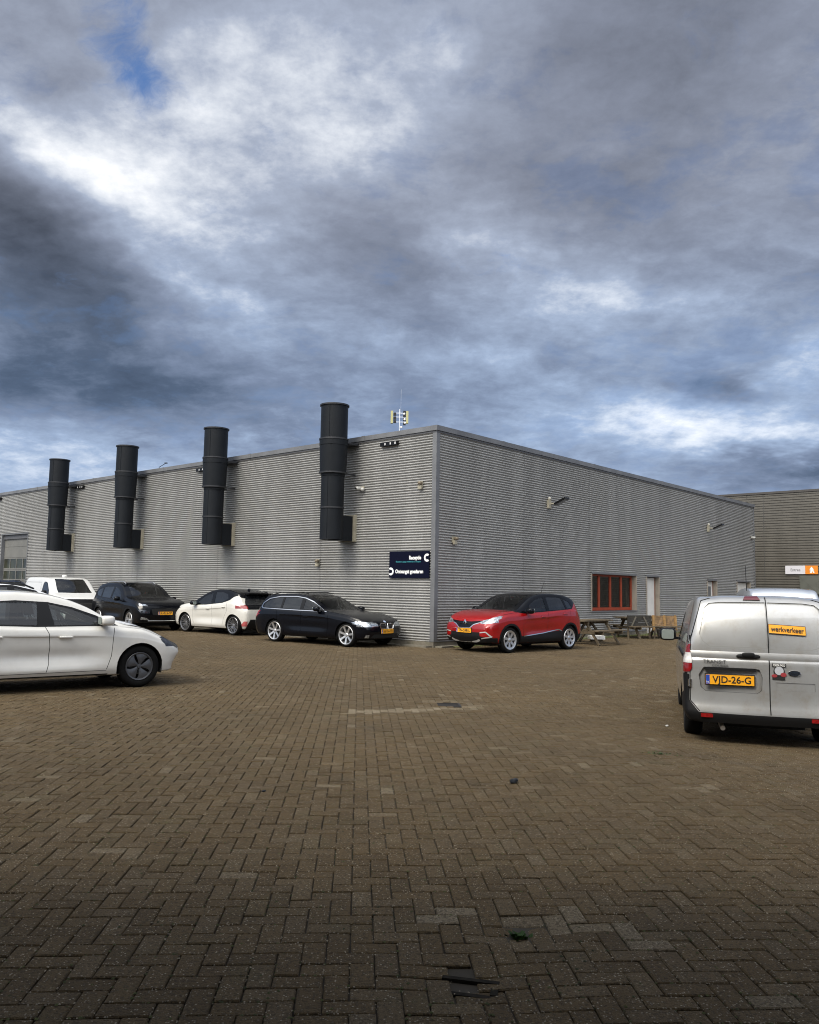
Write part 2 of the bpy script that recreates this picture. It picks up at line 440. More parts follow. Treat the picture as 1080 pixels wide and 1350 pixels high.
    at = me.attributes.new('tint', 'FLOAT', 'FACE'); at.data.foreach_set('value', tn)
    o = link('paver_field', me, yard, M_pavrow); tag(o, kind='stuff')
    print('pavers', len(lst))
build_pavers()

# ---------------------------------------------------------------- industrial hall
H = 6.2885; LR = 25.42; LLEN = 46.0
def clad_mat(name, col, metal=.35, rough=.42):
    m = bpy.data.materials.new(name); m.use_nodes = True; t = NT(m.node_tree); b = t.n['Principled BSDF']
    oc = t.new('ShaderNodeTexCoord').outputs['Object']
    st = t.vm('MULTIPLY', oc, (1.6, 1.6, .22))
    f, _ = t.noise(st, 1.0, 6, .65); g, _ = t.noise(oc, .35, 3, .5)
    c = t.mix(t.sstep(f, .35, .75), tuple(x * .88 for x in col), tuple(x * 1.08 for x in col))
    c = t.mix(1.0, c, t.ramp(t.new('ShaderNodeObjectInfo').outputs['Random'], [(0, (.93, .93, .93)), (1, (1.06, 1.06, 1.055))]), 'MULTIPLY')
    c = t.mix(t.m('MULTIPLY', t.sstep(g, .5, .75), .22), c, (col[0] * .62, col[1] * .60, col[2] * .54))
    t.put(b.inputs['Base Color'], c); b.inputs['Metallic'].default_value = metal
    t.put(b.inputs['Roughness'], t.m('ADD', t.m('MULTIPLY', f, .15), rough - .07))
    return m
M_clad = clad_mat('ribbed_steel', (.325, .322, .312), metal=.10, rough=.45)
M_cladfar = clad_mat('ribbed_steel_brown', (.098, .090, .076), metal=.1, rough=.5)
M_trim = mat('grey_flashing', (.15, .153, .16), .5, metal=.2, var=.15, vscale=1.5)
M_trimd = mat('dark_flashing', (.10, .10, .105), .5, metal=.2)
M_conc = mat('concrete', (.13, .115, .09), .9, var=.3, vscale=2.5, bump=.4, bscale=30, dirt=((.07, .075, .04), .6))
M_roof = mat('roof_bitumen', (.05, .05, .05), .9)
hall = empty('industrial_hall', K, YAW, 'large grey hall clad in horizontal ribbed steel, with four exhaust stacks', 'industrial hall')

def ribs(bm, s0, s1, z0, z1, side, pitch=.0762, amp=.023, far=False, ns=12):
    """horizontal corrugated sheet; side 'R' lies on y=0 (outward -y), 'L' on x=0 (outward -x)"""
    n = max(2, int(round((z1 - z0) / pitch * ns)))
    prev = None
    for k in range(n + 1):
        z = z0 + (z1 - z0) * k / n
        ph = (z / pitch) % 1.0
        o = amp * max(-1, min(1, .1 + 1.35 * cos(2 * pi * ph)))
        if side == 'R': a, b = (s0, -.02 - o, z), (s1, -.02 - o, z)
        else: a, b = (-.02 - o, s0, z), (-.02 - o, s1, z)
        cur = (bm.verts.new(a), bm.verts.new(b))
        if prev:
            f = (prev[0], prev[1], cur[1], cur[0]) if side == 'R' else (prev[1], prev[0], cur[0], cur[1])
            bm.faces.new(f)
        prev = cur
ZB, ZT = .16, 6.16
OPEN_R = [(8.76, 12.23, .95, 2.32), (13.15, 14.27, .0, 2.31), (19.28, 20.35, .0, 2.28), (22.92, 24.7, .0, 2.3)]
OPEN_L = [(26.5, 29.62, 0, 4.02), (29.95, 33.1, 0, 4.02), (37.0, 40.1, 0, 4.02)]
def panel_strip(side, brks, opens):
    for a, b in zip(brks, brks[1:]):
        bm = bmesh.new(); g = .006
        xs = sorted({a + g, b - g} | {v for o in opens for v in o[:2] if a < v < b})
        for p, q in zip(xs, xs[1:]):
            mid = (p + q) / 2; z = ZB
            for o in opens:
                if o[0] < mid < o[1]:
                    if o[2] > ZB: ribs(bm, p, q, ZB, o[2], side)
                    z = o[3]
            ribs(bm, p, q, z, ZT, side)
        finish('cladding_panel', bm, M_clad, hall, smooth=True, ang=80)
panel_strip('R', [.05, 4.4, 8.62, 14.1 + .35, 20.0 + .5, LR - .05], OPEN_R)
panel_strip('L', [.05, 4.76, 10.36, 15.95, 21.5, 27.1 - .02, 34.0, 40.0, LLEN], OPEN_L)
# structure behind the sheets
def backing(bm):
    for (s0, s1, z0, z1) in [(0.02, 8.76, 0, H - .1), (8.76, 12.23, 0, .95), (8.76, 12.23, 2.32, H - .1), (12.23, 13.15, 0, H - .1), (13.15, 14.27, 2.31, H - .1),
                             (14.27, 19.28, 0, H - .1), (19.28, 20.35, 2.28, H - .1), (20.35, 22.92, 0, H - .1), (22.92, 24.7, 2.3, H - .1), (24.7, LR, 0, H - .1)]:
        box(bm, s0, s1, .012, .3, z0, z1)
    for (s0, s1, z0, z1) in [(.31, 26.5, 0, H - .1), (26.5, 29.62, 4.02, H - .1), (29.62, 29.95, 0, H - .1), (29.95, 33.1, 4.02, H - .1), (33.1, 37, 0, H - .1), (37, 40.1, 4.02, H - .1), (40.1, LLEN, 0, H - .1)]:
        box(bm, .012, .3, s0, s1, z0, z1)
    box(bm, LR - .3, LR - .004, .31, LLEN, 0, H - .1)
one('wall', backing, mat('wall_core', (.10, .10, .10), .9), hall)
one('roof', lambda bm: box(bm, .0, LR, .0, LLEN, H - .095, H - .03), M_roof, hall)
def edge(bm):
    box(bm, -.09, LR + .03, -.09, .16, H - .145, H)
    box(bm, -.087, .16, .163, LLEN, H - .145, H - .002)
one('roof_edge', edge, M_trim, hall, bevel=.006)
def drip(bm):
    box(bm, -.06, LR, -.06, -.012, H - .20, H - .147); box(bm, -.058, -.012, -.01, LLEN, H - .20, H - .147)
one('roof_drip', drip, M_trimd, hall)
for s in (3.2, 8.9, 14.6, 20.3):
    one('roof_edge_joint', lambda bm: box(bm, s - .06, s + .06, -.096, -.04, H - .15, H + .006), M_trim, hall)
for s in (2.9, 8.6, 14.3, 20.0, 25.7):
    one('roof_edge_joint', lambda bm: box(bm, -.096, -.04, s - .06, s + .06, H - .15, H + .006), M_trim, hall)
def corner(bm):
    box(bm, -.052, .10, -.052, .10, ZB, H - .15)
one('corner_trim', corner, M_trim, hall, bevel=.008)
one('corner_trim', lambda bm: box(bm, LR - .07, LR + .02, -.05, .06, ZB, H - .15), M_trim, hall, bevel=.006)
for a_, b_ in ([.0, 13.15], [14.27, 19.28], [20.35, 22.92], [24.7, LR]): one('plinth', lambda bm: box(bm, a_, b_, -.035, .011, -.03, ZB - .01), M_conc, hall)
for a_, b_ in ([-.035, 26.5], [29.62, 29.95], [33.1, 37], [40.1, LLEN]): one('plinth', lambda bm: box(bm, -.034, -.0, a_, b_, -.03, ZB - .012), M_conc, hall)
one('sill_trim', lambda bm: box(bm, 0, 13.14, -.05, -.012, ZB - .012, ZB + .012), M_trim, hall)

# ---- window with red frames
M_redf = mat('red_frame', (.27, .040, .013), .5, var=.2, vscale=5)
M_reveal = mat('beige_reveal', (.27, .235, .19), .65, var=.15)
def surround(s0, s1, z0, z1, dep=.24, sill=True, wide=.07):
    def f(bm):
        box(bm, s0 - .005, s1 + .005, -.055, dep, z1 - .03, z1 - .0); box(bm, s0 - .03, s1 + .03, -.052, -.02, z1 + .002, z1 + .05)
        if sill: box(bm, s0 - .03, s1 + .03, -.075, dep, z0 - .04, z0)
    one('opening_trim', f, M_trim, hall)
    one('reveal', lambda bm: box(bm, s1 - .012, s1 + .045, -.053, dep, z0 + .002, z1 - .032), M_reveal, hall)
    one('reveal', lambda bm: box(bm, s0 - .045, s0 + .012, -.053, dep, z0 + .002, z1 - .032), M_reveal, hall)
surround(8.76, 12.23, .95, 2.32)
win = link('window', bpy.data.meshes.new('window'), hall); 
def winframe(bm):
    a, b, z0, z1 = 8.775, 12.215, .955, 2.285
    box(bm, a, b, .15, .21, z0, z0 + .11); box(bm, a, b, .15, .21, z1 - .07, z1)
    n = 4; wd = (b - a) / n
    for k in range(n + 1):
        x = a + wd * k; hw = .06 if 0 < k < n else .045
        x = min(max(x, a + hw), b - hw)
        box(bm, x - hw, x + hw, .146, .214, z0 + .112, z1 - .072)
bpy.data.objects.remove(win)
win = one('window', winframe, M_redf, hall, bevel=.004)
M_wglass = glassmat('window_glass', (.62, .66, .64), .12)
for k in range(4):
    a = 8.775 + .86 * k
    one('pane', lambda bm: box(bm, a + .05, a + .81, .176, .182, 1.07, 2.21), M_wglass, win)
    one('blind', lambda bm: box(bm, a + .08, a + .80, .188, .200, 2.13, 2.205), mat('blind', (.55, .55, .52), .6), win)
def room(bm):
    box(bm, 8.3, 12.7, .302, .32, .2, .94); box(bm, 8.3, 12.7, 4.2, 4.25, .0, 3); box(bm, 8.2, 8.3, .302, 4.2, 0, 3); box(bm, 12.7, 12.8, .302, 4.2, 0, 3)
    box(bm, 8.3, 12.7, .302, 4.2, -.01, .1); box(bm, 8.3, 12.7, .302, 4.2, 2.9, 3.0)
one('room', room, mat('room_wall', (.42, .43, .38), .8), hall)
shelf = empty('storage_rack', TW(10.4, 1.6), YAW, 'dim storage rack seen through the panes of the red framed window', 'rack')
one('rack_frame', lambda bm: [box(bm, x - .02, x + .02, -.25, .25, .1, 2.0) for x in (-1.3, -.1, 1.1)] and [box(bm, -1.3, 1.1, -.25, .25, z, z + .03) for z in (.9, 1.25, 1.75)], mat('rack_steel', (.55, .56, .50), .5), shelf)
def goods(bm):
    rr = random.Random(3)
    for z in (.93, 1.28, 1.78):
        x = -1.2
        while x < 1.0:
            ww = rr.uniform(.05, .2); hh = rr.uniform(.08, .28)
            if rr.random() > .3: box(bm, x, x + ww, -.2, .0, z, z + hh)
            x += ww + rr.uniform(.03, .15)
tag(one('stock', goods, mat('stock_cans', (.45, .47, .40), .6, var=.9, vscale=4), shelf), kind='stuff')
chr_ = empty('white_chair_back', TW(11.65, .55), YAW, 'white chair frame standing behind the rightmost pane of the red window', 'chair')
one('chair_frame', lambda bm: (box(bm, -.2, -.17, 0, .03, .1, 1.45), box(bm, .12, .15, 0, .03, .1, 1.45), box(bm, -.2, .15, 0, .03, 1.45, 1.49), box(bm, -.2, .15, 0, .4, .5, .54), box(bm, -.2, -.17, .37, .4, .1, .5), box(bm, .12, .15, .37, .4, .1, .5)), M_white, chr_)
cur = tag(one('beige_curtain', lambda bm: [box(bm, 12.0 - .06 * i - .05, 12.0 - .06 * i, .33, .35 + .02 * (i % 2), .3, 2.4) for i in range(5)], mat('curtain', (.36, .35, .28), .8)),
          'narrow beige curtain hanging inside the right end of the red framed window', 'curtain')
cur.location = K; cur.rotation_euler = (0, 0, YAW)

# ---- doors of the right face
M_door = mat('white_door', (.60, .585, .55), .5, var=.08, vscale=2)
def door(s0, s1, z1, red=False, glazed=False, paper=False, dep=.2):
    surround(s0, s1, 0.02, z1, dep, sill=False)
    d = one('door', lambda bm: box(bm, s0 + .03, s1 - .06, dep - .05, dep, .03, z1 - .06), M_door, hall, bevel=.004)
    for xa_, xb_ in ((s1 - .058, s1 - .014), (s0 + .014, s0 + .028)): one('door_frame', lambda bm: box(bm, xa_, xb_, dep - .07, dep + .02, .03, z1 - .034), mat('brown_frame', (.20, .085, .045), .6) if red else M_reveal, d)
    one('handle', lambda bm: (box(bm, s0 + .10, s0 + .13, dep - .10, dep - .052, 1.02, 1.05), box(bm, s0 + .10, s0 + .22, dep - .11, dep - .09, 1.02, 1.045)), M_alloy, d)
    if glazed: one('pane', lambda bm: box(bm, s0 + .2, s1 - .25, dep - .056, dep - .052, 1.45, 2.0), mat('door_pane', (.10, .11, .12), .1), d)
    if paper: 
        p = one('paper_notice', lambda bm: box(bm, s0 + .12, s0 + .36, dep - .056, dep - .052, 1.48, 1.80), mat('paper', (.72, .74, .76), .7), d)
        one('print', lambda bm: [box(bm, s0 + .16, s0 + .31, dep - .0575, dep - .0565, z, z + .012) for z in (1.56, 1.60, 1.64, 1.70)], M_ink, p)
door(13.15, 14.27, 2.31, red=True, paper=True)
door(19.28, 20.35, 2.28, red=True, glazed=True)
door(22.92, 24.7, 2.30)

# ---- roller doors of the left face
M_roll = mat('roller_grey', (.14, .137, .125), .5, var=.1, vscale=1)
M_pgl = mat('dirty_pane', (.030, .032, .018), .25, var=.5, vscale=1.2, spec=.8)
def rdoor(s0, s1, z1):
    d = one('roller_door', lambda bm: box(bm, .16, .18, s0 + .02, s1 - .02, 0.01, z1 - .05), M_roll, hall)
    zs = [.01, .55, 1.10, 1.66, 2.22, 2.84, 3.40, z1 - .05]
    for a, b in zip(zs, zs[1:]):
        if abs(a - 1.66) < .01 or abs(a - 2.22) < .01:
            n = 4; wd = (s1 - s0 - .08) / n
            def fr(bm):
                box(bm, .12, .159, s0 + .03, s1 - .03, a + .006, a + .09); box(bm, .12, .159, s0 + .03, s1 - .03, b - .06, b - .006)
                for k in range(n + 1): box(bm, .121, .158, s0 + .03 + wd * k - .0, s0 + .03 + wd * k + .06 - (.03 if k == n else 0), a + .091, b - .061)
            p = one('door_section', fr, M_roll, hall)
            for k in range(n): one('pane', lambda bm: box(bm, .140, .146, s0 + .092 + wd * k, s0 + .028 + wd * (k + 1), a + .092, b - .062), M_pgl, p)
        else:
            one('door_section', lambda bm: box(bm, .12, .158, s0 + .03, s1 - .03, a + .006, b - .006), M_roll, hall, bevel=.005)
    one('opening_trim', lambda bm: (box(bm, -.05, .2, s0 - .04, s0 + .015, .01, z1), box(bm, -.05, .2, s1 - .015, s1 + .04, .01, z1), box(bm, -.052, .2, s0 - .04, s1 + .04, z1 + .001, z1 + .06)), M_trim, hall)
    one('lintel', lambda bm: box(bm, .05, .11, s0 + .016, s1 - .016, z1 - .22, z1 - .001), M_trimd, hall)
for (a, b, _, z1) in OPEN_L: rdoor(a, b, z1)

# ---- cable / pipe line on the right face near the corner, kerb strip and verge at its foot
M_moss = mat('moss_verge', (.085, .088, .028), .95, var=.5, vscale=5, bump=.6, bscale=25, dirt=((.16, .13, .06), .7))
def slabs():
    rt_ = tag(empty('kerb_strip', K, YAW, 'row of weathered concrete edging slabs along the foot of the hall'), kind='structure')
    rr = random.Random(5); x = -.45
    for side in 'RL':
        x = .02
        while x < 24:
            l = .98
            def f(bm):
                h = rr.uniform(.02, .05)
                if side == 'R': box(bm, x, x + l, -.30, -.04, -.05, h)
                else: box(bm, -.30, -.04, x, x + l, -.05, h)
            one('slab', f, M_conc, rt_, bevel=.006); x += 1.0
slabs()
def verge():
    bm = bmesh.new(); rr = random.Random(8)
    for i in range(5200):
        s = rr.uniform(1, 25) if i % 3 else rr.uniform(6, 22)
        o = -.30 - abs(rr.gauss(0, .10)); h = rr.uniform(.02, .09); a = rr.uniform(0, pi); wd = .006
        if rr.random() < .25: o = rr.uniform(-.3, -.05)
        p = V((s, o, 0)); q = V((cos(a) * wd, sin(a) * wd, 0)); t = V((rr.uniform(-.03, .03), rr.uniform(-.03, .03), h))
        vs = [bm.verts.new(p - q), bm.verts.new(p + q), bm.verts.new(p + t)]; bm.faces.new(vs)
    me = finish('grass_verge', bm, mat('grass_blade', (.10, .12, .035), .8, var=.5, vscale=3)); me.location = K; me.rotation_euler = (0, 0, YAW)
    tag(me, 'thin grass and moss growing along the foot of the right facade', 'grass', kind='stuff')
    bm = bmesh.new(); n = 120; prev = None
    for i in range(n + 1):
        s = .5 + 24.5 * i / n
        row = [bm.verts.new((s, y, z)) for y, z in ((-.06, .014), (-.25, .03 + .012 * sin(i * 1.7)), (-.38 - .06 * sin(i * .9) - .05 * sin(i * 2.3), .004))]
        if prev:
            for k in range(2): bm.faces.new((prev[k], prev[k + 1], row[k + 1], row[k]))
        prev = row
    o = finish('moss_strip', bm, M_moss, smooth=True); o.location = K + V((0, 0, .0)); o.rotation_euler = (0, 0, YAW)
    tag(o, 'mossy soil strip at the foot of the right facade', 'moss', kind='stuff')
verge()

# ---------------------------------------------------------------- brown hall behind
hall2 = empty('brown_hall', K + DR * 30.0 - DL * 14, YAW, 'dark brown ribbed hall behind the right end of the grey hall', 'industrial hall')
def far_ribs(a, b):
    bm = bmesh.new(); pitch = .142; z = 0.0; prev = None; zt = 7.36
    prof = [(0, .0), (.075, .0), (.092, .032), (.125, .032)]
    zz = []
    k = 0
    while True:
        for dz, o in prof:
            z = k * pitch + dz
            if z > zt: break
            zz.append((z, o))
        if z > zt: break
        k += 1
    for z, o in zz:
        cur_ = (bm.verts.new((-.04 + o, a, z)), bm.verts.new((-.04 + o, b, z)))
        if prev: bm.faces.new((prev[1], prev[0], cur_[0], cur_[1]))
        prev = cur_
    finish('cladding_panel', bm, M_cladfar, hall2, smooth=False)
brk = [0, 6, 11.985, 15.0, 15.9, 21.6, 27.6, 33.6]
for a, b in zip(brk, brk[1:]): far_ribs(a + .012, b - .012)
one('wall', lambda bm: box(bm, .0, 20, 0, 33.6, 0, 7.3), mat('wall_core', (.1, .1, .1)), hall2)
one('roof_edge', lambda bm: box(bm, -.08, 20.1, -.05, 33.65, 7.34, 7.46), mat('dark_cap', (.045, .04, .036), .6), hall2)
def mounted(name, s, o, z, face, label, cat, group=None):
    """empty on a facade: face L -> outward local -y axis points away from the left wall, R -> from the right wall"""
    if face == 'R': p = TW(s, -o, z); rz = YAW
    else: p = TW(-o, s, z); rz = YAW - pi / 2
    return empty(name, p, rz, label, cat, group)
bs = empty('direction_sign', K + DR * 29.93 + DL * -1.18 + V((0, 0, 3.06)), YAW - pi / 2, 'white and orange entrance sign on the brown hall above a dark hatch', 'sign')
one('white_board', lambda bm: box(bm, -1.05, -.02, -.05, 0, -.23, .23), mat('sign_white', (.50, .49, .52), .5), bs)
one('orange_board', lambda bm: box(bm, -.018, .62, -.05, 0, -.23, .23), mat('sign_orange', (.60, .19, .01), .5), bs)
text_obj('lettering', 'Entree', .22, M_ink, bs, (-.52, -.053, -.01), (1, 0, 0), (0, 0, 1), width=.5)
def arrow(bm):
    vs = [(.30, .17), (.20, .02), (.27, .02), (.22, -.17), (.31, -.17), (.34, -.06), (.38, -.17), (.45, -.17), (.36, .02), (.42, .02)]
    f = bm.faces.new([bm.verts.new((x, -.052, z)) for x, z in vs]); bmesh.ops.triangulate(bm, faces=[f])
one('arrow_mark', arrow, M_white, bs)
ht = empty('wall_hatch', K + DR * 29.93 + DL * -1.38 + V((0, 0, 1.75)), YAW - pi / 2, 'square dark green-grey hatch below the white and orange sign', 'hatch')
one('hatch_panel', lambda bm: box(bm, -.5, .5, -.12, 0, .0, 1.0), mat('hatch_paint', (.075, .078, .065), .5, var=.1), ht, bevel=.01)
one('fold', lambda bm: (beam(bm, (-.45, -.125, .95), (.45, -.125, .05), .012, .01, (0, 1, 0)), beam(bm, (-.45, -.125, .05), (.02, -.125, .5), .012, .01, (0, 1, 0))), mat('hatch_fold', (.10, .10, .09), .5), ht)

# ---------------------------------------------------------------- exhaust stacks
M_duct = mat('anthracite_steel', (.009, .0108, .0135), .5, metal=.0, spec=.15, var=.10, vscale=2.0, coat=.0)
M_ring = mat('duct_ring', (.014, .015, .018), .5)
M_cream = mat('cream_flange', (.27, .245, .185), .6, var=.15)
def stack(s, label, first=None):
    o = .75; root = empty('exhaust_stack', TW(-o, s), YAW, label, 'exhaust stack', 'grey exhaust stacks on the long side of the hall')
    zb, z3, z2, z1, zt = 3.06, 4.03, 5.10, 6.14, 7.22
    rl, ru = .355, .43
    def cyl(p, caps=None):
        def f(bm): lathe(bm, p, 48, 'z')
        return f
    seams = [('duct_section', [(0, zb + .02), (rl - .02, zb + .02), (rl, zb), (rl, z3 - .015)]), ('duct_section', [(rl, z3 + .015), (rl, z2 - .11)]),
             ('duct_collar', [(rl, z2 - .105), (rl + .012, z2 - .10), (rl + .012, z2 - .02)]),
             ('duct_section', [(ru - .022, z2 + .02), (ru, z1 - .20)]), ('duct_collar', [(ru, z1 - .195), (ru + .010, z1 - .19), (ru + .010, z1 - .02)]),
             ('duct_section', [(ru - .012, z1 + .02), (ru - .012, zt - .03), (ru - .04, zt - .03), (ru - .04, zt - 1.0), (0, zt - 1.0)])]
    for nm, p in seams: one(nm, cyl(p), M_duct, root, smooth=True)
    for (z, r) in ((z3, rl), (z2, rl + .055), (z1, ru), (zt - .02, ru)):
        def f(bm): lathe(bm, [(r - .06, z - .022), (r + .024, z - .022), (r + .024, z + .022), (r - .06, z + .022), (r - .06, z - .022)], 48, 'z')
        one('clamp_ring', f, M_ring, root, smooth=True)
    for zz0, zz1, r in ((zb + .03, z3 - .03, rl), (z3 + .03, z2 - .12, rl), (z1 + .04, zt - .05, ru - .012)):
        aa = radians(200 + 37 * (zz0 % 1)); one('lock_seam', lambda bm: box(bm, r * cos(aa) - .008, r * cos(aa) + .008, r * sin(aa) - .008, r * sin(aa) + .008, zz0, zz1), M_duct, root)
    one('spigot_box', lambda bm: box(bm, .10, o - .12, -.27, .27, zb - .01, z3 - .22), M_duct, root, bevel=.008)
    one('wall_flange', lambda bm: box(bm, o - .118, o + .0, -.36, .36, zb - .03, z3 - .17), M_cream, root, bevel=.004)
    def br(bm):
        for sg in (-1, 1): beam(bm, (.30, sg * .30, z1 - .10), (o - .03, sg * .34, z1 - .10), .05, .06)
        box(bm, .30, o - .03, -.40, .40, z1 - .135, z1 - .12)
        for sg in (-1, 1): beam(bm, (.25, sg * .25, z2), (o - .03, sg * .25, z2), .04, .04)
    one('bracket', br, M_ring, root)
    return root
stack(3.50, 'exhaust stack nearest the hall corner, largest of four, above the black estate car')
stack(9.72, 'second exhaust stack from the hall corner, above the white hatchback with black roof')
stack(15.92, 'third exhaust stack from the hall corner, above the dark off-roader and white van')
stack(21.95, 'farthest exhaust stack, beside the grey roller door')

# ---------------------------------------------------------------- small things on the walls
sg = mounted('reception_sign', .90, .06, 1.93, 'L', 'navy reception and goods sign at the hall corner between estate and red car', 'sign')
SWd = 1.54; SHt = .765
M_navy = mat('sign_navy', (.002, .003, .014), .6, spec=.1)
one('board', lambda bm: box(bm, -SWd / 2, SWd / 2, -.03, 0, 0, SHt), M_navy, sg, bevel=.003)
text_obj('lettering', 'Receptie', .15, mat('sign_letter', (.78, .78, .78), .5), sg, (.24, -.032, SHt - .19), (1, 0, 0), (0, 0, 1), bold=.006, width=.46)
text_obj('lettering', 'Bezoekers graag melden bij de receptie', .06, mat('sign_teal', (.05, .32, .36), .5), sg, (-.02, -.032, SHt - .30), (1, 0, 0), (0, 0, 1), width=.96)
text_obj('lettering', 'Ontvangst goederen', .15, MATS['sign_letter'], sg, (.02, -.032, .18), (1, 0, 0), (0, 0, 1), bold=.006, width=1.08)
def ringlogo(cx, cz, a0, a1):
    def f(bm):
        n = 20; I, O = [], []
        for k in range(n + 1):
            a = radians(a0 + (a1 - a0) * k / n)
            I.append(bm.verts.new((cx + .055 * cos(a), -.033, cz + .055 * sin(a)))); O.append(bm.verts.new((cx + .115 * cos(a), -.033, cz + .115 * sin(a))))
        for k in range(n): bm.faces.new((I[k], I[k + 1], O[k + 1], O[k]))
    return f
one('ring_mark', ringlogo(SWd / 2 - .075, SHt - .19, 50, 310), MATS['sign_letter'], sg)
one('ring_mark', ringlogo(-SWd / 2 + .07, .185, -130, 130), MATS['sign_letter'], sg)

M_cream2 = mat('cream_plastic', (.30, .275, .21), .5, var=.1)
def cambox(s, z, face, label, kind):
    r = mounted({'dome': 'security_camera', 'pir': 'motion_sensor'}[kind], s, .035, z, face, label, 'camera' if kind == 'dome' else 'sensor')
    if kind == 'dome':
        one('mount_plate', lambda bm: box(bm, -.09, .09, -.03, 0, -.05, .07), M_cream2, r, bevel=.008)
        one('camera_body', lambda bm: sblob(bm, (-.05, -.12, 0), (.07, .12, .055), .6), mat('white_camera', (.42, .415, .39), .4), r, smooth=True)
        one('dome', lambda bm: sblob(bm, (.08, -.08, -.035), (.06, .06, .06)), mat('white_camera', (.42, .415, .39)), r, smooth=True)
        one('lens', lambda bm: tube(bm, (-.05, -.235, -.01), (-.05, -.245, -.012), .035), M_black, r)
    else:
        one('mount_plate', lambda bm: box(bm, -.07, .07, -.03, 0, -.09, .09), M_cream2, r, bevel=.008)
        one('sensor_head', lambda bm: sblob(bm, (.03, -.09, .03), (.06, .07, .05), .7), mat('pir_head', (.16, .13, .09), .4), r, smooth=True)
        one('terminal_box', lambda bm: box(bm, -.05, .07, -.10, -.03, -.14, -.03), M_cream2, r, bevel=.01)
    return r
cambox(2.92, 4.66, 'L', 'white twin camera high on the left facade right of the largest exhaust stack', 'dome')
cambox(.52, 4.62, 'L', 'brownish sensor high on the left facade beside the corner trim', 'pir')
cambox(4.85, 2.42, 'L', 'small cream sensor below the largest exhaust stack', 'pir')
cambox(.78, 3.06, 'R', 'cream sensor just right of the corner trim, above the red car', 'pir')
cambox(25.0, 4.55, 'R', 'white twin camera near the far end of the right facade', 'dome')
def flood(s, z, label):
    r = mounted('wall_floodlight', s, .035, z, 'R', label, 'floodlight', 'black floodlights on the right facade')
    one('junction_box', lambda bm: (box(bm, -.10, .05, -.09, 0, -.17, .12)), M_cream2, r, bevel=.015)
    one('photocell', lambda bm: sblob(bm, (-.02, -.06, .16), (.06, .06, .06)), mat('photocell', (.42, .40, .34), .4), r, smooth=True)
    one('arm', lambda bm: tube(bm, (.02, -.04, .0), (.05, -.30, -.02), .025, n=10), M_cream2, r)
    Mr = Matrix.Translation((.07, -.30, -.02)) @ Matrix.Rotation(radians(-24), 4, 'X')
    one('lamp_head', lambda bm: (box(bm, -.14, .14, -.42, .04, -.03, .03, Mr),), M_black, r, bevel=.012)
    one('lamp_glass', lambda bm: (box(bm, -.11, .11, -.38, .0, -.035, -.031, Mr),), mat('lamp_glass', (.06, .06, .065), .15), r)
flood(5.86, 4.57, 'black floodlight on the right facade nearest the corner, above the window bay')
flood(19.4, 4.66, 'black floodlight on the right facade, the farther of the two')
for s, z, lab in ((1.77, 5.93, 'black spotlight bar with three white lamps under the roof edge near the corner'), (11.5, 5.97, 'black spotlight bar under the roof edge left of the second stack'),
                  (21.2, 5.97, 'black spotlight bar under the roof edge right of the farthest stack'), (30.3, 5.97, 'black spotlight bar above the grey roller door')):
    r = mounted('spotlight_bar', s, .04, z, 'L', lab, 'spotlight', 'spotlight bars under the roof edge')
    one('housing', lambda bm: box(bm, -.34, .34, -.10, 0, -.06, .06), M_black, r, bevel=.008)
    for k in (-.13, .09, .28): one('spot', lambda bm: box(bm, k - .025, k + .025, -.104, -.101, -.035, .03), mat('spot_face', (.55, .55, .55), .3), r)
rl_ = empty('roof_antenna', TW(.5, 15.5, H - .01), 0, 'small thin antenna on the roof edge beside the third stack', 'antenna')
one('rod', lambda bm: (tube(bm, (0, 0, 0), (-.02, 0, .20), .012, n=6), tube(bm, (-.02, 0, .20), (.32, -.25, .33), .012, n=6)), M_black, rl_)
one('tip', lambda bm: sblob(bm, (.34, -.27, .34), (.08, .05, .025)), M_black, rl_)

# ---- telecom mast far behind
mast = empty('telecom_mast', (-1.15, 80, 0), 0, 'cell mast with two yellowish antenna panels rising behind the roof', 'mast')
one('pole', lambda bm: tube(bm, (0, 0, 0), (0, 0, 19.4), .09, .05, n=8), M_alloy, mast)
one('rod', lambda bm: tube(bm, (0.10, 0, 19.0), (.10, 0, 21.4), .010, n=6), M_alloy, mast)
M_pan = mat('antenna_panel', (.36, .34, .15), .5)
for sx in (-1, 1):
    one('antenna_panel', lambda bm: box(bm, sx * .76 - .13, sx * .76 + .10, -.15, .15, 17.95, 19.2), M_pan, mast, bevel=.02)
    for z in (18.1, 18.6, 19.0): one('strut', lambda bm: beam(bm, (0, 0, z), (sx * .72, 0, z), .05, .05), M_alloy, mast)
    for z in ((17.8, 18.2, 18.62, 18.95) if sx > 0 else (18.0, 18.35, 18.75)): one('radio_unit', lambda bm: box(bm, sx * .48 - .14, sx * .48 + .13, -.12, .12, z, z + .27), M_black, mast, bevel=.02)
for x, z in ((.45, 18.9), (.5, 18.35), (.18, 17.55), (.52, 18.0)): one('dish', lambda bm: sblob(bm, (x, -.15, z), (.11, .06, .11)), M_white, mast, smooth=True)

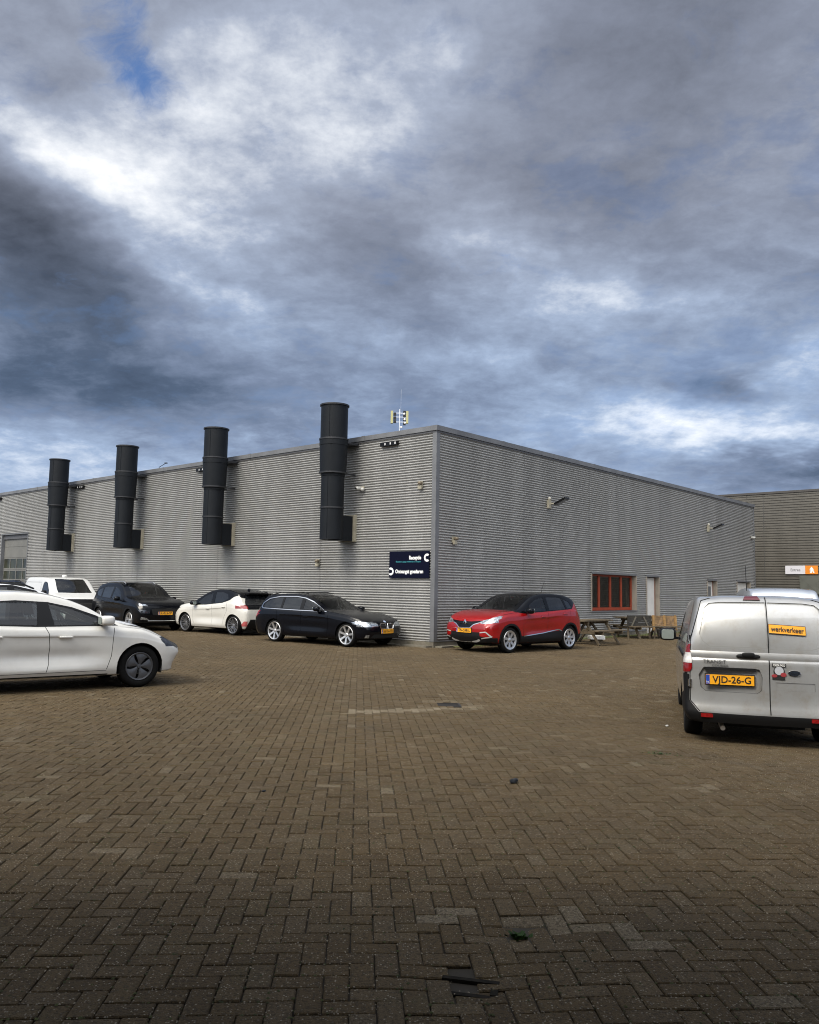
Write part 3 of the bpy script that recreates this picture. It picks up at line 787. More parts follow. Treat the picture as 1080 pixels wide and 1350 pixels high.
# ---------------------------------------------------------------- vehicles
def interp(tab, x):
    if x <= tab[0][0]: return tab[0][1]
    for (a, b), (c, d) in zip(tab, tab[1:]):
        if x <= c:
            return b + (d - b) * (x - a) / (c - a)
    return tab[-1][1]
def hermite(tab):
    """monotone cubic through the table, so silhouettes bend smoothly"""
    n = len(tab); xs = [p[0] for p in tab]; ys = [p[1] for p in tab]
    d = [(ys[i + 1] - ys[i]) / (xs[i + 1] - xs[i]) for i in range(n - 1)]
    m = [d[0]] + [0 if d[i - 1] * d[i] <= 0 else 2 * d[i - 1] * d[i] / (d[i - 1] + d[i]) for i in range(1, n - 1)] + [d[-1]]
    def f(x):
        if x <= xs[0]: return ys[0]
        if x >= xs[-1]: return ys[-1]
        for i in range(n - 1):
            if x <= xs[i + 1]:
                h = xs[i + 1] - xs[i]; t = (x - xs[i]) / h
                return (2 * t ** 3 - 3 * t * t + 1) * ys[i] + (t ** 3 - 2 * t * t + t) * h * m[i] + (-2 * t ** 3 + 3 * t * t) * ys[i + 1] + (t ** 3 - t * t) * h * m[i + 1]
    return f
def pip(p, poly):
    c = False; n = len(poly)
    for i in range(n):
        (x1, y1), (x2, y2) = poly[i], poly[(i + 1) % n]
        if (y1 > p[1]) != (y2 > p[1]) and p[0] < (x2 - x1) * (p[1] - y1) / (y2 - y1) + x1: c = not c
    return c

class Car:
    """x runs from the nose (0) to the tail (L) while shaping; the finished car points along +X"""
    def __init__(s, P):
        s.P = P; s.L = P['L']; s.hw = P['hw']; s.top = hermite(P['top']); s.belt = hermite(P['belt'])
        s.nose = hermite(P.get('nose', [(.15, .10), (.3, .03), (.45, .0), (.6, .01), (.75, .06), (.95, .16), (1.2, .3)]))
        s.rear = hermite(P.get('rear', [(.15, .12), (.35, .03), (.5, .0), (.7, .01), (.9, .04), (1.1, .06)]))
        s.parts = {}; s.order = []
        s.bm = bmesh.new(); s.pid = s.bm.faces.layers.int.new('pid')
        s.nx = s.bm.verts.layers.float.new('nx'); s.ny = s.bm.verts.layers.float.new('ny'); s.nz = s.bm.verts.layers.float.new('nz')
        s.part('body', P['paint']); s.loft()
    def part(s, name, m, off=0.0):
        s.order.append((name, m, off)); return len(s.order) - 1
    def width(s, x):
        P = s.P; w_ = P.get('wtab', [(0, .80), (.04, .86), (.12, .92), (.3, .965), (.6, .985), (1.0, 1.0), (s.L - .9, 1.0), (s.L - .45, .975), (s.L - .15, .92), (s.L - .04, .86), (s.L, .80)])
        return s.hw * interp(w_, x)
    def section(s, x):
        P = s.P; w_ = s.width(x); zt = s.top(x); zb = min(s.belt(x), zt - .02); zu = P.get('zu', .2)
        if x < .5: zu += .03 * (1 - x / .5)
        tum = P.get('tum', .30); er = P.get('er', .07); hh = zt - zb
        de = min(er, hh * .55); rr_ = P.get('rr', .13) * min(1, hh / .25)
        wb_ = w_ * P.get('sh', .962); cv = P.get('crown', .035) * min(1, hh / .3)
        wr = wb_ - tum * max(0, hh - .05) - .012
        z5 = lambda f: zu + .13 + (zb - zu - .13) * f
        scal = P.get('scal', .022); mid = math.exp(-((x - (P['fo'] + P['wb'] / 2)) / (P['wb'] * .30)) ** 4)
        pts = [(0, zu), (w_ * .62, zu), (w_ * .90, zu + .005), (w_ * .955, zu + .05), (w_ * .985, zu + .13),
               (w_ * .992 - scal * mid, z5(.30)), (w_ * .998 - scal * mid * .5, z5(.52)), (w_ * (1 - .012 * mid), z5(.755)), (w_ * (.998 + .004 * mid), z5(.80)), (w_ * .988, z5(.935)), (wb_, zb + .004)]
        for f in (.3, .62): pts.append((wb_ + (wr - wb_) * f + cv * .25 * sin(pi * f), zb + (hh - de) * f))
        pts += [(wr + .006, zt - de), (wr - rr_ * .30, zt - de * .34), (wr - rr_, zt - cv * .62), (wr * .55, zt - cv * .2), (0, zt)]
        return pts
    def loft(s):
        bm = s.bm; L = s.L
        st = [0, .015, .04, .07, .11, .16, .22, .3]; x = .38
        while x < L - .34: st.append(x); x += .075
        st += [L - .3, L - .22, L - .16, L - .11, L - .07, L - .04, L - .015, L]
        sub = 3; xa, xb = .75, L - .75
        bowf, bowr = s.P.get('bowf', .12), s.P.get('bowr', .10)
        wl, wt = s.P.get('glassbow', (.95, 2.0)), s.P.get('rearbow', (L - 1.1, L - .2))
        def warp(x, y, z):
            q = (y / s.hw) ** 2
            if x < xa: x = xa - (xa - x) * (xa - s.nose(z) - bowf * q) / xa
            if x > xb: x = xb + (x - xb) * (L - s.rear(z) - bowr * q - xb) / (L - xb)
            ss = lambda t: (lambda u: u * u * (3 - 2 * u))(max(0., min(1., t)))
            x += .10 * q * ss((x - .6) / .7) * ss((wl[1] + .9 - x) / .9)
            return V((x, y, z))
        def dense(pts):
            out = []; n = len(pts)
            for i in range(n - 1):
                p0, p1, p2, p3 = pts[max(0, i - 1)], pts[i], pts[i + 1], pts[min(n - 1, i + 2)]
                for k in range(sub):
                    t = k / sub
                    out.append(tuple(.5 * (2 * p1[c] + (-p0[c] + p2[c]) * t + (2 * p0[c] - 5 * p1[c] + 4 * p2[c] - p3[c]) * t * t + (-p0[c] + 3 * p1[c] - 3 * p2[c] + p3[c]) * t ** 3) for c in (0, 1)))
            out.append(pts[-1]); return out
        rows = []
        for x in st:
            h = dense(s.section(x)); n = len(h)
            loop = [(y, z) for y, z in h] + [(-y, z) for y, z in h[-2:0:-1]]
            rows.append([bm.verts.new(warp(x, max(-9, y), z)) for y, z in loop])
        N = len(rows[0])
        for A, B in zip(rows, rows[1:]):
            for i in range(N): bm.faces.new((A[i], A[(i + 1) % N], B[(i + 1) % N], B[i]))
        for row, flip, x in ((rows[0], True, 0), (rows[-1], False, L)):
            h = dense(s.section(x)); n = len(h); M_ = 14; grid = []
            for i in range(n):
                y, z = h[i]; l = []
                for k in range(M_ + 1):
                    f = 1 - 2 * k / M_
                    if k == 0: l.append(row[i])
                    elif k == M_: l.append(row[(N - i) % N])
                    elif i in (0, n - 1): l.append(row[i])
                    else: l.append(bm.verts.new(warp(x, y * f, z)))
                grid.append(l)
            for a, b in zip(grid, grid[1:]):
                for k in range(M_):
                    vs = [];
                    for v in (a[k], a[k + 1], b[k + 1], b[k]):
                        if v not in vs: vs.append(v)
                    if len(vs) > 2:
                        try: bm.faces.new(vs if not flip else vs[::-1])
                        except ValueError: pass
        for v in bm.verts: v.co.x = (s.P['fo'] + s.P['wb'] / 2) - v.co.x
        bmesh.ops.remove_doubles(bm, verts=bm.verts, dist=2e-4)
        bmesh.ops.recalc_face_normals(bm, faces=bm.faces)
        bm.normal_update()
        for v in bm.verts: v[s.nx], v[s.ny], v[s.nz] = v.normal
        s.bvh = BVHTree.FromBMesh(bm)
        s.xc = s.P['fo'] + s.P['wb'] / 2
    def cast(s, proj, a, b):
        if proj == 'L': o, d = V((s.xc - a, 5, b)), V((0, -1, 0))
        elif proj == 'R': o, d = V((s.xc - a, -5, b)), V((0, 1, 0))
        elif proj == 'F': o, d = V((9, a, b)), V((-1, 0, 0))
        elif proj == 'B': o, d = V((-9, a, b)), V((1, 0, 0))
        elif proj == 'T': o, d = V((s.xc - a, b, 9)), V((0, 0, -1))
        loc, n, _, _ = s.bvh.ray_cast(o, d)
        return (loc, n) if loc else (o, -d)
    def cut(s, proj, poly, pid, only=None, lim=None, thr=.35):
        """assign the faces inside poly, seen along proj, to a part. L/R sides use (x from nose, z); F/B use (y, z); T uses (x, y); A = both sides and the top"""
        bm = s.bm
        if proj in 'LRA': pts = [(s.xc - x, z) for x, z in poly]; ax = (0, 2)
        elif proj in 'FB': pts = list(poly); ax = (1, 2)
        else: pts = [(s.xc - x, y) for x, y in poly]; ax = (0, 1)
        x0, x1 = min(p[0] for p in pts), max(p[0] for p in pts); y0, y1 = min(p[1] for p in pts), max(p[1] for p in pts)
        def okf(f):
            n = f.normal
            if proj == 'L' and n.y < thr: return False
            if proj == 'R' and n.y > -thr: return False
            if proj == 'F' and n.x < .22: return False
            if proj == 'B' and n.x > -.22: return False
            if proj == 'T' and n.z < .15: return False
            c = f.calc_center_median()
            if proj in 'FB' and ((c.x < 0) if proj == 'F' else (c.x > 0)): return False
            if lim and not (s.xc - lim[1] < c.x < s.xc - lim[0]): return False
            return True
        def near(f):
            a = [v.co[ax[0]] for v in f.verts]; b = [v.co[ax[1]] for v in f.verts]
            return max(a) >= x0 and min(a) <= x1 and max(b) >= y0 and min(b) <= y1
        fs = [f for f in bm.faces if near(f) and okf(f) and (only is None or f[s.pid] in only)]
        fs = set(fs)
        n = len(pts)
        for i in range(n):
            (ax_, ay_), (bx_, by_) = pts[i], pts[(i + 1) % n]
            co = [0, 0, 0]; co[ax[0]] = ax_; co[ax[1]] = ay_
            no = [0, 0, 0]; no[ax[0]] = by_ - ay_; no[ax[1]] = -(bx_ - ax_)
            if abs(no[0]) + abs(no[1]) + abs(no[2]) < 1e-9: continue
            ln = sqrt(sum(q * q for q in no)); no = [q / ln for q in no]
            lx0, lx1 = min(ax_, bx_) - .02, max(ax_, bx_) + .02; ly0, ly1 = min(ay_, by_) - .02, max(ay_, by_) + .02
            loc = []
            for f in fs:
                a = [v.co[ax[0]] for v in f.verts]; b = [v.co[ax[1]] for v in f.verts]
                if max(a) >= lx0 and min(a) <= lx1 and max(b) >= ly0 and min(b) <= ly1: loc.append(f)
            if not loc: continue
            loc_s = set(loc)
            geom = loc + list({e for f in loc for e in f.edges}) + list({v for f in loc for v in f.verts})
            r = bmesh.ops.bisect_plane(bm, geom=geom, plane_co=co, plane_no=no, dist=1e-5)
            fs = {f for f in fs if f.is_valid and f not in loc_s} | {g for g in r['geom'] if isinstance(g, bmesh.types.BMFace) and g.is_valid} | {f for f in loc if f.is_valid}
        cnt = 0
        for f in fs:
            if not f.is_valid: continue
            c = f.calc_center_median()
            if pip((c[ax[0]], c[ax[1]]), pts): f[s.pid] = pid; cnt += 1
        return cnt
    def both(s, poly, pid, **k): s.cut('L', poly, pid, **k); s.cut('R', poly, pid, **k)
    def line(s, proj, pts, pid, wd=.008, **k):
        for (a, b), (c, d) in zip(pts, pts[1:]):
            l = sqrt((c - a) ** 2 + (d - b) ** 2); nx_, ny_ = -(d - b) / l * wd / 2, (c - a) / l * wd / 2
            s.cut(proj, [(a + nx_, b + ny_), (c + nx_, d + ny_), (c - nx_, d - ny_), (a - nx_, b - ny_)], pid, **k)
    def islands(s, fs):
        todo = set(fs); out = []
        while todo:
            st = [todo.pop()]; comp = []
            while st:
                f = st.pop(); comp.append(f)
                for v in f.verts:
                    for g in v.link_faces:
                        if g in todo: todo.discard(g); st.append(g)
            out.append(comp)
        ar = [sum(f.calc_area() for f in c) for c in out]; mx = max(ar)
        big = [c for c, a in zip(out, ar) if a > .12 * mx]
        for c, a in zip(out, ar):
            if a <= .12 * mx:
                p = c[0].calc_center_median(); min(big, key=lambda g: (g[0].calc_center_median() - p).length).extend(c)
        return big
    def done(s, root):
        bm = s.bm; s.obj = {}
        groups = {}
        for f in bm.faces: groups.setdefault(f[s.pid], []).append(f)
        for pid, (name, m, off) in enumerate(s.order):
            fs = groups.get(pid)
            if not fs or name is None: continue
            # wheel arches and other deletions carry no material
            if m is None: continue
            for comp in (s.islands(fs) if name != 'body' else [fs]):
                idx = {}; vs = []; ns = []; faces = []
                for f in comp:
                    q = []
                    for v in f.verts:
                        if v not in idx:
                            n = V((v[s.nx], v[s.ny], v[s.nz]))
                            if n.length < .1: n = v.normal.copy()
                            n.normalize(); idx[v] = len(vs); vs.append(tuple(v.co + n * off)); ns.append(tuple(n))
                        q.append(idx[v])
                    faces.append(q)
                me = bpy.data.meshes.new(name); me.from_pydata(vs, [], faces)
                for p in me.polygons: p.use_smooth = True
                me.normals_split_custom_set_from_vertices(ns)
                o = link(name, me, root, m); s.obj[pid] = o
        bm.free()

WHEELS = {}
def wheel(root, x, y, R, style, side, tw=.21, rimr=None):
    rimr = rimr or R * {'aero': .66, 'steel': .64, 'five': .74, 'star': .79, 'cap': .74, 'multi': .80}[style]
    key = (round(R, 3), style, round(rimr, 3))
    if key not in WHEELS:
        # outer face towards +y
        bm = bmesh.new(); h = tw / 2
        lathe(bm, [(rimr, -h + .01), (rimr + .02, -h), (R - .035, -h + .002), (R - .008, -h + .025), (R, -h + .05), (R, h - .05), (R - .008, h - .025), (R - .035, h - .002), (rimr + .03, h), (rimr, h - .012), (rimr - .012, h - .03), (rimr - .02, 0)], 44)
        bm.faces.ensure_lookup_table()
        ty = finish('tyre', bm, M_rubber, None, smooth=True, ang=60).data
        bm = bmesh.new()
        def blades(n, r0, r1, w0, w1, yy, th, tw_=0.0, doub=0.0):
            for k in range(n):
                for dd in ((-doub, doub) if doub else (0,)):
                    a = 2 * pi * k / n + dd + .3; t = a + tw_
                    d0 = V((cos(a), 0, sin(a))); d1 = V((cos(t), 0, sin(t)))
                    p0, p1 = d0 * r0, d1 * r1; n0, n1 = V((-d0.z, 0, d0.x)), V((-d1.z, 0, d1.x))
                    vs = []
                    for (p, nn, ww, yv) in ((p0, n0, w0, yy[0]), (p1, n1, w1, yy[1])):
                        for sg_ in (-1, 1):
                            for e in (0, -th): vs.append(bm.verts.new(p + nn * sg_ * ww / 2 + V((0, yv + e, 0))))
                    for f in ((0, 2, 6, 4), (1, 5, 7, 3), (0, 4, 5, 1), (2, 3, 7, 6), (4, 6, 7, 5), (0, 1, 3, 2)): bm.faces.new([vs[i] for i in f])
        lathe(bm, [(rimr + .004, h - .010), (rimr - .004, h - .002), (rimr - .022, h - .008), (rimr - .028, h - .04), (rimr - .03, -.02)], 44)
        yo = h - .012
        if style == 'star': blades(7, .03, rimr - .015, .045, .060, (yo - .03, yo), .03); lathe(bm, [(.0, yo - .012), (.035, yo - .014), (.06, yo - .035)], 24)
        elif style == 'cap':
            blades(7, .03, rimr - .012, .055, .085, (yo - .012, yo), .02); lathe(bm, [(.0, yo), (.05, yo - .004), (.075, yo - .018)], 24)
            lathe(bm, [(rimr - .008, yo + .006), (rimr - .05, yo - .002), (rimr - .055, yo - .02)], 44)
        elif style == 'multi': blades(5, .03, rimr - .01, .018, .016, (yo - .035, yo), .03, 0, .20); blades(5, .03, rimr - .01, .014, .014, (yo - .035, yo), .03, pi / 5 - .0); lathe(bm, [(.0, yo - .025), (.045, yo - .03), (.06, yo - .05)], 24)
        elif style == 'five': blades(5, .03, rimr - .01, .05, .045, (yo - .03, yo), .03, 0, .16); lathe(bm, [(.0, yo - .02), (.045, yo - .024), (.06, yo - .04)], 24)
        elif style == 'aero':
            n = 5
            for k in range(n):     # broad swept blades with thin slots between
                a0 = 2 * pi * k / n; ring = []
                for (r, t0, t1, yv) in ((.035, .12, 1.14, yo - .012), (.09, .05, .95, yo - .004), (.15, .0, .98, yo), (rimr - .012, .02, 1.12, yo - .008)):
                    st_ = 9; ring.append([bm.verts.new((r * cos(a0 + t0 + (t1 - t0) * i / st_), yv + .007 * sin(pi * i / st_), r * sin(a0 + t0 + (t1 - t0) * i / st_))) for i in range(st_ + 1)])
                for A, B in zip(ring, ring[1:]):
                    for i in range(len(A) - 1): bm.faces.new((A[i], B[i], B[i + 1], A[i + 1]))
            lathe(bm, [(.0, yo + .004), (.03, yo + .002), (.036, yo - .012)], 20)
        elif style == 'steel': blades(8, .05, rimr - .01, .05, .06, (yo - .05, yo - .03), .02); lathe(bm, [(.0, yo - .02), (.05, yo - .025), (.06, yo - .05)], 20)
        bmesh.ops.recalc_face_normals(bm, faces=bm.faces)
        ri = finish('rim', bm, {'star': M_alloy, 'cap': M_alloy, 'multi': M_darkalloy if False else mat('bicolour_alloy', (.30, .30, .31), .3, metal=.8), 'five': M_alloy, 'aero': mat('aero_grey', (.085, .088, .096), .35, metal=.4), 'steel': M_plastic}[style], None, smooth=True, ang=30).data
        bm = bmesh.new(); lathe(bm, [(rimr - .025, -h + .02), (rimr - .025, -.01), (0, -.01)], 32); lathe(bm, [(.14, -.01), (.14, .012), (.03, .012)], 24)
        br = finish('brake_disc', bm, mat('brake_dark', (.02, .02, .02), .6), None, smooth=True).data
        WHEELS[key] = (ty, ri, br)
        for o in list(bpy.data.objects):
            if o.data in (ty, ri, br): bpy.data.objects.remove(o)
    ty, ri, br = WHEELS[key]
    wobj = bpy.data.objects.new('wheel', br); COL.objects.link(wobj); wobj.parent = root
    wobj.location = (x, y, R - .004); wobj.rotation_euler = (0, 0, 0 if side > 0 else pi)
    for nm, me in (('tyre', ty), ('rim', ri)):
        o = bpy.data.objects.new(nm, me); COL.objects.link(o); o.parent = wobj
    return wobj

def seats(root, P, c):
    """dark cabin tub, seats and steering wheel seen through the glass"""
    xc = c.xc; zb = c.belt(P['fo'] + P['wb'] / 2); w_ = P['hw'] - .12
    def tub(bm):
        box(bm, xc - (P['L'] - .55), xc - (P['dash'] - .1), -w_, w_, .30, .45)
        box(bm, xc - (P['dash'] + .28), xc - (P['dash'] - .15), -w_ + .03, w_ - .03, .45, zb + .01)
        box(bm, xc - (P['L'] - .5), xc - P['dash'], w_ - .06, w_, .45, zb - .06); box(bm, xc - (P['L'] - .5), xc - P['dash'], -w_, -w_ + .06, .45, zb - .06)
    one('cabin_tub', tub, M_seat, root, bevel=.02)
    if P.get('noseats'): return
    H_ = c.top(P['dash'] + 1.2)
    for row, dx_ in enumerate((P['dash'] + .95, P['dash'] + 1.85)):
        for y in ((-.37, .37) if row == 0 else (-.40, .0, .40)):
            def st(bm):
                X = xc - dx_; zs = zb - .38
                box(bm, X - .02, X + .48, y - .22, y + .22, zs - .12, zs + .05)
                M_ = Matrix.Translation((X, y, zs)) @ Matrix.Rotation(radians(-14), 4, 'Y')
                box(bm, -.12, 0, -.21, .21, 0, H_ - zs - .40 - .05 * row, M_)
                hz = H_ - zs - .36 - .05 * row
                box(bm, -.07, -.055, -.06, -.045, hz - .05, hz + .08, M_); box(bm, -.07, -.055, .045, .06, hz - .05, hz + .08, M_)
                box(bm, -.11, -.03, -.13, .13, hz + .05, hz + .23, M_)
            one('seat', st, M_seat, root, bevel=.035)
    def sw(bm):
        M_ = Matrix.Translation((xc - P['dash'] - .45, .37, zb + .0)) @ Matrix.Rotation(radians(62), 4, 'Y')
        n = 24
        for i in range(n):
            a, b = 2 * pi * i / n, 2 * pi * (i + 1) / n
            tube(bm, M_ @ V((.18 * cos(a), .18 * sin(a), 0)), M_ @ V((.18 * cos(b), .18 * sin(b), 0)), .014, n=6, caps=False)
        tube(bm, M_ @ V((-.17, 0, 0)), M_ @ V((.17, 0, 0)), .02, n=6)
    one('steering_wheel', sw, M_seat, root)

def plate(root, c, proj, y0, z0, txt, wd=.52, ht=.11, tilt=0, name='number_plate'):
    loc, n = c.cast(proj, y0, z0)
    d = 1 if proj == 'F' else -1
    x = loc.x + d * .012
    o = one(name, lambda bm: box(bm, x - .008, x + .008, y0 - wd / 2, y0 + wd / 2, z0 - ht / 2, z0 + ht / 2), M_plate, root, bevel=.003)
    one('border', lambda bm: box(bm, x - d * .010 - .004, x - d * .010 + .004, y0 - wd / 2 - .012, y0 + wd / 2 + .012, z0 - ht / 2 - .012, z0 + ht / 2 + .012), M_ink, o)
    r = V((0, d, 0))
    bx = y0 - d * (wd / 2 - .022)
    one('country_band', lambda bm: box(bm, x + d * .0085 - .0006, x + d * .0085 + .0006, bx - .020, bx + .020, z0 - ht / 2 + .003, z0 + ht / 2 - .003), M_plateblue, o)
    text_obj('registration', txt, ht * .98, M_ink, o, (x + d * .0105, y0 + d * .022, z0 - .001), r, (0, 0, 1), bold=.0015, width=wd * .80)
    text_obj('country_code', 'NL', .028, M_white, o, (x + d * .0105, bx, z0 - ht * .28), r, (0, 0, 1))
    return o

def mirror(root, c, P, m, x, z, sz=(.10, .12, .075), sides=(-1, 1)):
    for sd_ in sides:
        loc, n = c.cast('L' if sd_ > 0 else 'R', x, z)
        y = loc.y + sd_ * (sz[1] + .03)
        o = one('mirror', lambda bm: (sblob(bm, (loc.x + .02, y, z + .07), sz, .62, 20, 12)), m, root, smooth=True)
        one('mirror_glass', lambda bm: sblob(bm, (loc.x + .02 - sz[0] * .97, y, z + .07), (.005, sz[1] * .74, sz[2] * .74), .35), mat('mirror_glass', (.30, .34, .32), .22, metal=.35), o, smooth=True)
        one('mirror_foot', lambda bm: beam(bm, (loc.x, loc.y - sd_ * .03, z + .01), (loc.x, y, z + .03), .09, .035), M_black, o)

def finish_car(P, c, root, wheel_style, arch=1.12, archring=None):
    """cut arches, then build every panel and wheel"""
    R = P['R']; gone = c.part(None, None)
    for xw in (P['fo'], P['fo'] + P['wb']):
        for pr in 'LR':
            if archring:
                ra = R * arch + .055; c.cut(pr, [(xw + ra * cos(2 * pi * i / 28), R * .98 + ra * sin(2 * pi * i / 28)) for i in range(28)], archring)
            ra = R * arch; c.cut(pr, [(xw + ra * cos(2 * pi * i / 28), R * .98 + ra * sin(2 * pi * i / 28)) for i in range(28)], gone)
    c.done(root)
    hw = P['hw']
    for xw in (P['fo'], P['fo'] + P['wb']):
        for sd_ in (-1, 1):
            def liner(bm):
                n = 24; ra = R * arch + .004; A, B = [], []
                for i in range(n + 1):
                    a = radians(-18) + radians(216) * i / n
                    A.append(bm.verts.new((c.xc - xw + ra * cos(a), sd_ * (hw - .06), R * .98 + ra * sin(a)))); B.append(bm.verts.new((c.xc - xw + ra * cos(a), sd_ * (hw - .36), R * .98 + ra * sin(a))))
                for i in range(n): bm.faces.new((A[i], A[i + 1], B[i + 1], B[i]))
                bm.faces.new(B)
            one('wheel_arch', liner, M_dark, root)
            wheel(root, c.xc - xw, sd_ * (c.width(xw) - P.get('inset', .035) - .105), R, wheel_style, sd_)
    one('underbody', lambda bm: box(bm, c.xc - P['L'] + .5, c.xc - .5, -hw + .40, hw - .40, .17, .30), M_dark, root)
    seats(root, P, c)

def handles(root, c, m, pts, sides=(-1, 1), ln=.10):
    for sd_ in sides:
        for x, z in pts:
            loc, n = c.cast('L' if sd_ > 0 else 'R', x, z)
            one('door_handle', lambda bm: (sblob(bm, (loc.x, loc.y + sd_ * .022, z), (ln, .012, .014), .6, 14, 8), sblob(bm, (loc.x - ln * .8, loc.y + sd_ * .008, z), (.016, .02, .012), .8, 8, 6), sblob(bm, (loc.x + ln * .8, loc.y + sd_ * .008, z), (.016, .02, .012), .8, 8, 6)), m, root, smooth=True)

def place(root, x, y, head):
    root.location = (x, y, gz(x, y)); root.rotation_euler = (0, 0, radians(head))
def by_wheel(P, wx, wy, head, side, front=True, inset=.13):
    """world position of the car's origin from the ground contact of one wheel (side: +1 left, -1 right)"""
    h = radians(head); f = V((cos(h), sin(h), 0)); l = V((-sin(h), cos(h), 0))
    p = V((wx, wy, 0)) - f * (P['wb'] / 2 * (1 if front else -1)) - l * side * (P['hw'] - inset)
    return p.x, p.y

def paint(name, col, rough=.28, metal=.0, coat=None, dirt=None, var=.03):
    dark = max(col) < .05
    return mat(name, col, rough, 0 if dark else metal, (.16 if dark else .95) if coat is None else coat, spec=.22 if dark else .5, var=var, vscale=2.2, dirt=dirt)

def glazing(c, frame, panes, wm=None, pm=None, tints=None):
    fr = c.part('window_frame', wm or M_black, -.001)
    c.both(frame, fr)
    for i, p in enumerate(panes):
        for pr in 'LR':
            g = c.part('side_window', (tints[i] if tints else M_glass), -.006); c.cut(pr, p, g)
    return fr

# ---------- white electric hatchback, left foreground
def white_ev():
    P = dict(L=4.29, hw=.918, wb=2.705, fo=.76, R=.325, dash=1.14, paint=paint('pearl_white', (.74, .73, .69), .32, dirt=((.42, .37, .29), .16)), tum=.30, er=.085, scal=.05,
             top=[(0, .60), (.04, .66), (.14, .735), (.35, .83), (.65, .915), (.95, .975), (1.18, 1.07), (1.5, 1.25), (1.85, 1.38), (2.2, 1.452), (2.6, 1.474), (3.1, 1.45), (3.5, 1.38), (3.78, 1.30), (3.95, 1.17), (4.12, .99), (4.22, .87), (4.29, .78)],
             belt=[(0, .55), (.3, .76), (.9, .90), (1.4, .925), (2.5, .945), (3.4, .985), (3.9, .97), (4.29, .72)],
             nose=[(.15, .16), (.22, .10), (.30, .10), (.42, .05), (.52, .0), (.62, .01), (.70, .09), (.8, .16), (1.0, .2)])
    root = empty('white_hatchback', label='white five-door hatchback cut off by the left edge, parked in the foreground', cat='car')
    c = Car(P)
    for pr in 'LR':
        d = c.part('door', P['paint']); c.cut(pr, [(1.19, .93), (1.21, .5), (1.27, .30), (2.13, .29), (2.11, .60), (2.17, .93)], d)
        d = c.part('door', P['paint']); c.cut(pr, [(2.13, .29), (2.11, .60), (2.17, .93), (3.33, .96), (3.30, .72), (3.02, .50), (2.93, .30)], d)
    glazing(c, [(1.12, .955), (1.46, 1.115), (1.80, 1.235), (2.15, 1.31), (2.6, 1.335), (3.05, 1.305), (3.45, 1.225), (3.72, 1.14), (3.50, 1.03), (3.2, .985), (2.3, .95)],
            [[(1.42, .972), (1.43, 1.07), (1.80, 1.205), (2.14, 1.282), (2.06, .972)], [(2.30, .975), (2.30, 1.305), (2.9, 1.30), (3.08, 1.262), (3.02, 1.0)], [(3.12, 1.02), (3.15, 1.25), (3.58, 1.15), (3.44, 1.05)]])
    sm = c.part('door_gap', M_dark, -.008)
    for pr in 'LR':
        c.line(pr, [(1.185, .925), (1.20, .80), (1.215, .5), (1.28, .30)], sm, .009)
        c.line(pr, [(2.19, .945), (2.14, .85), (2.115, .65), (2.12, .40), (2.15, .29)], sm, .009)
        c.line(pr, [(3.34, .96), (3.30, .72), (3.02, .50), (2.93, .32), (2.88, .285)], sm, .009)
        c.line(pr, [(1.28, .285), (2.88, .28)], sm, .007)
        c.line(pr, [(.34, .79), (.6, .885), (.93, .955)], sm, .006, lim=(0, 1.0))
    lm = c.part('headlight', M_lampdark, .002)
    c.both([(.02, .60), (.06, .70), (.40, .775), (.46, .765), (.24, .635), (.12, .575)], lm); c.cut('F', [(.42, .60), (.88, .62), (.88, .74), (.42, .70)], lm); c.cut('F', [(-.42, .60), (-.88, .62), (-.88, .74), (-.42, .70)], lm)
    lo = c.part('lower_grille', M_plastic, -.004); c.cut('F', [(-.62, .22), (.62, .22), (.55, .36), (-.55, .36)], lo)
    ws = c.part('windscreen', M_glass, -.004); c.cut('T', [(1.08, -.56), (1.02, 0), (1.08, .56), (1.35, .57), (1.88, .50), (1.84, 0), (1.88, -.50), (1.35, -.57)], ws, only=(0,))
    rw = c.part('rear_window', M_tint, -.004); c.cut('B', [(-.50, 1.05), (.50, 1.05), (.44, 1.27), (-.44, 1.27)], rw)
    tl = c.part('tail_light', M_red, .002); c.cut('B', [(-.86, .86), (.86, .86), (.86, .96), (-.86, .96)], tl)
    sk = c.part('sill', M_plastic, -.002); c.both([(1.25, .10), (3.1, .10), (3.1, .235), (1.25, .235)], sk)
    finish_car(P, c, root, 'aero', arch=1.13)
    handles(root, c, P['paint'], [(1.90, .80), (2.86, .815)]); mirror(root, c, P, P['paint'], 1.36, .97, (.11, .10, .075))
    return root, P
car_ev, P_ev = white_ev()
place(car_ev, *by_wheel(P_ev, -4.23, 13.05, 38.5, -1), 38.5)

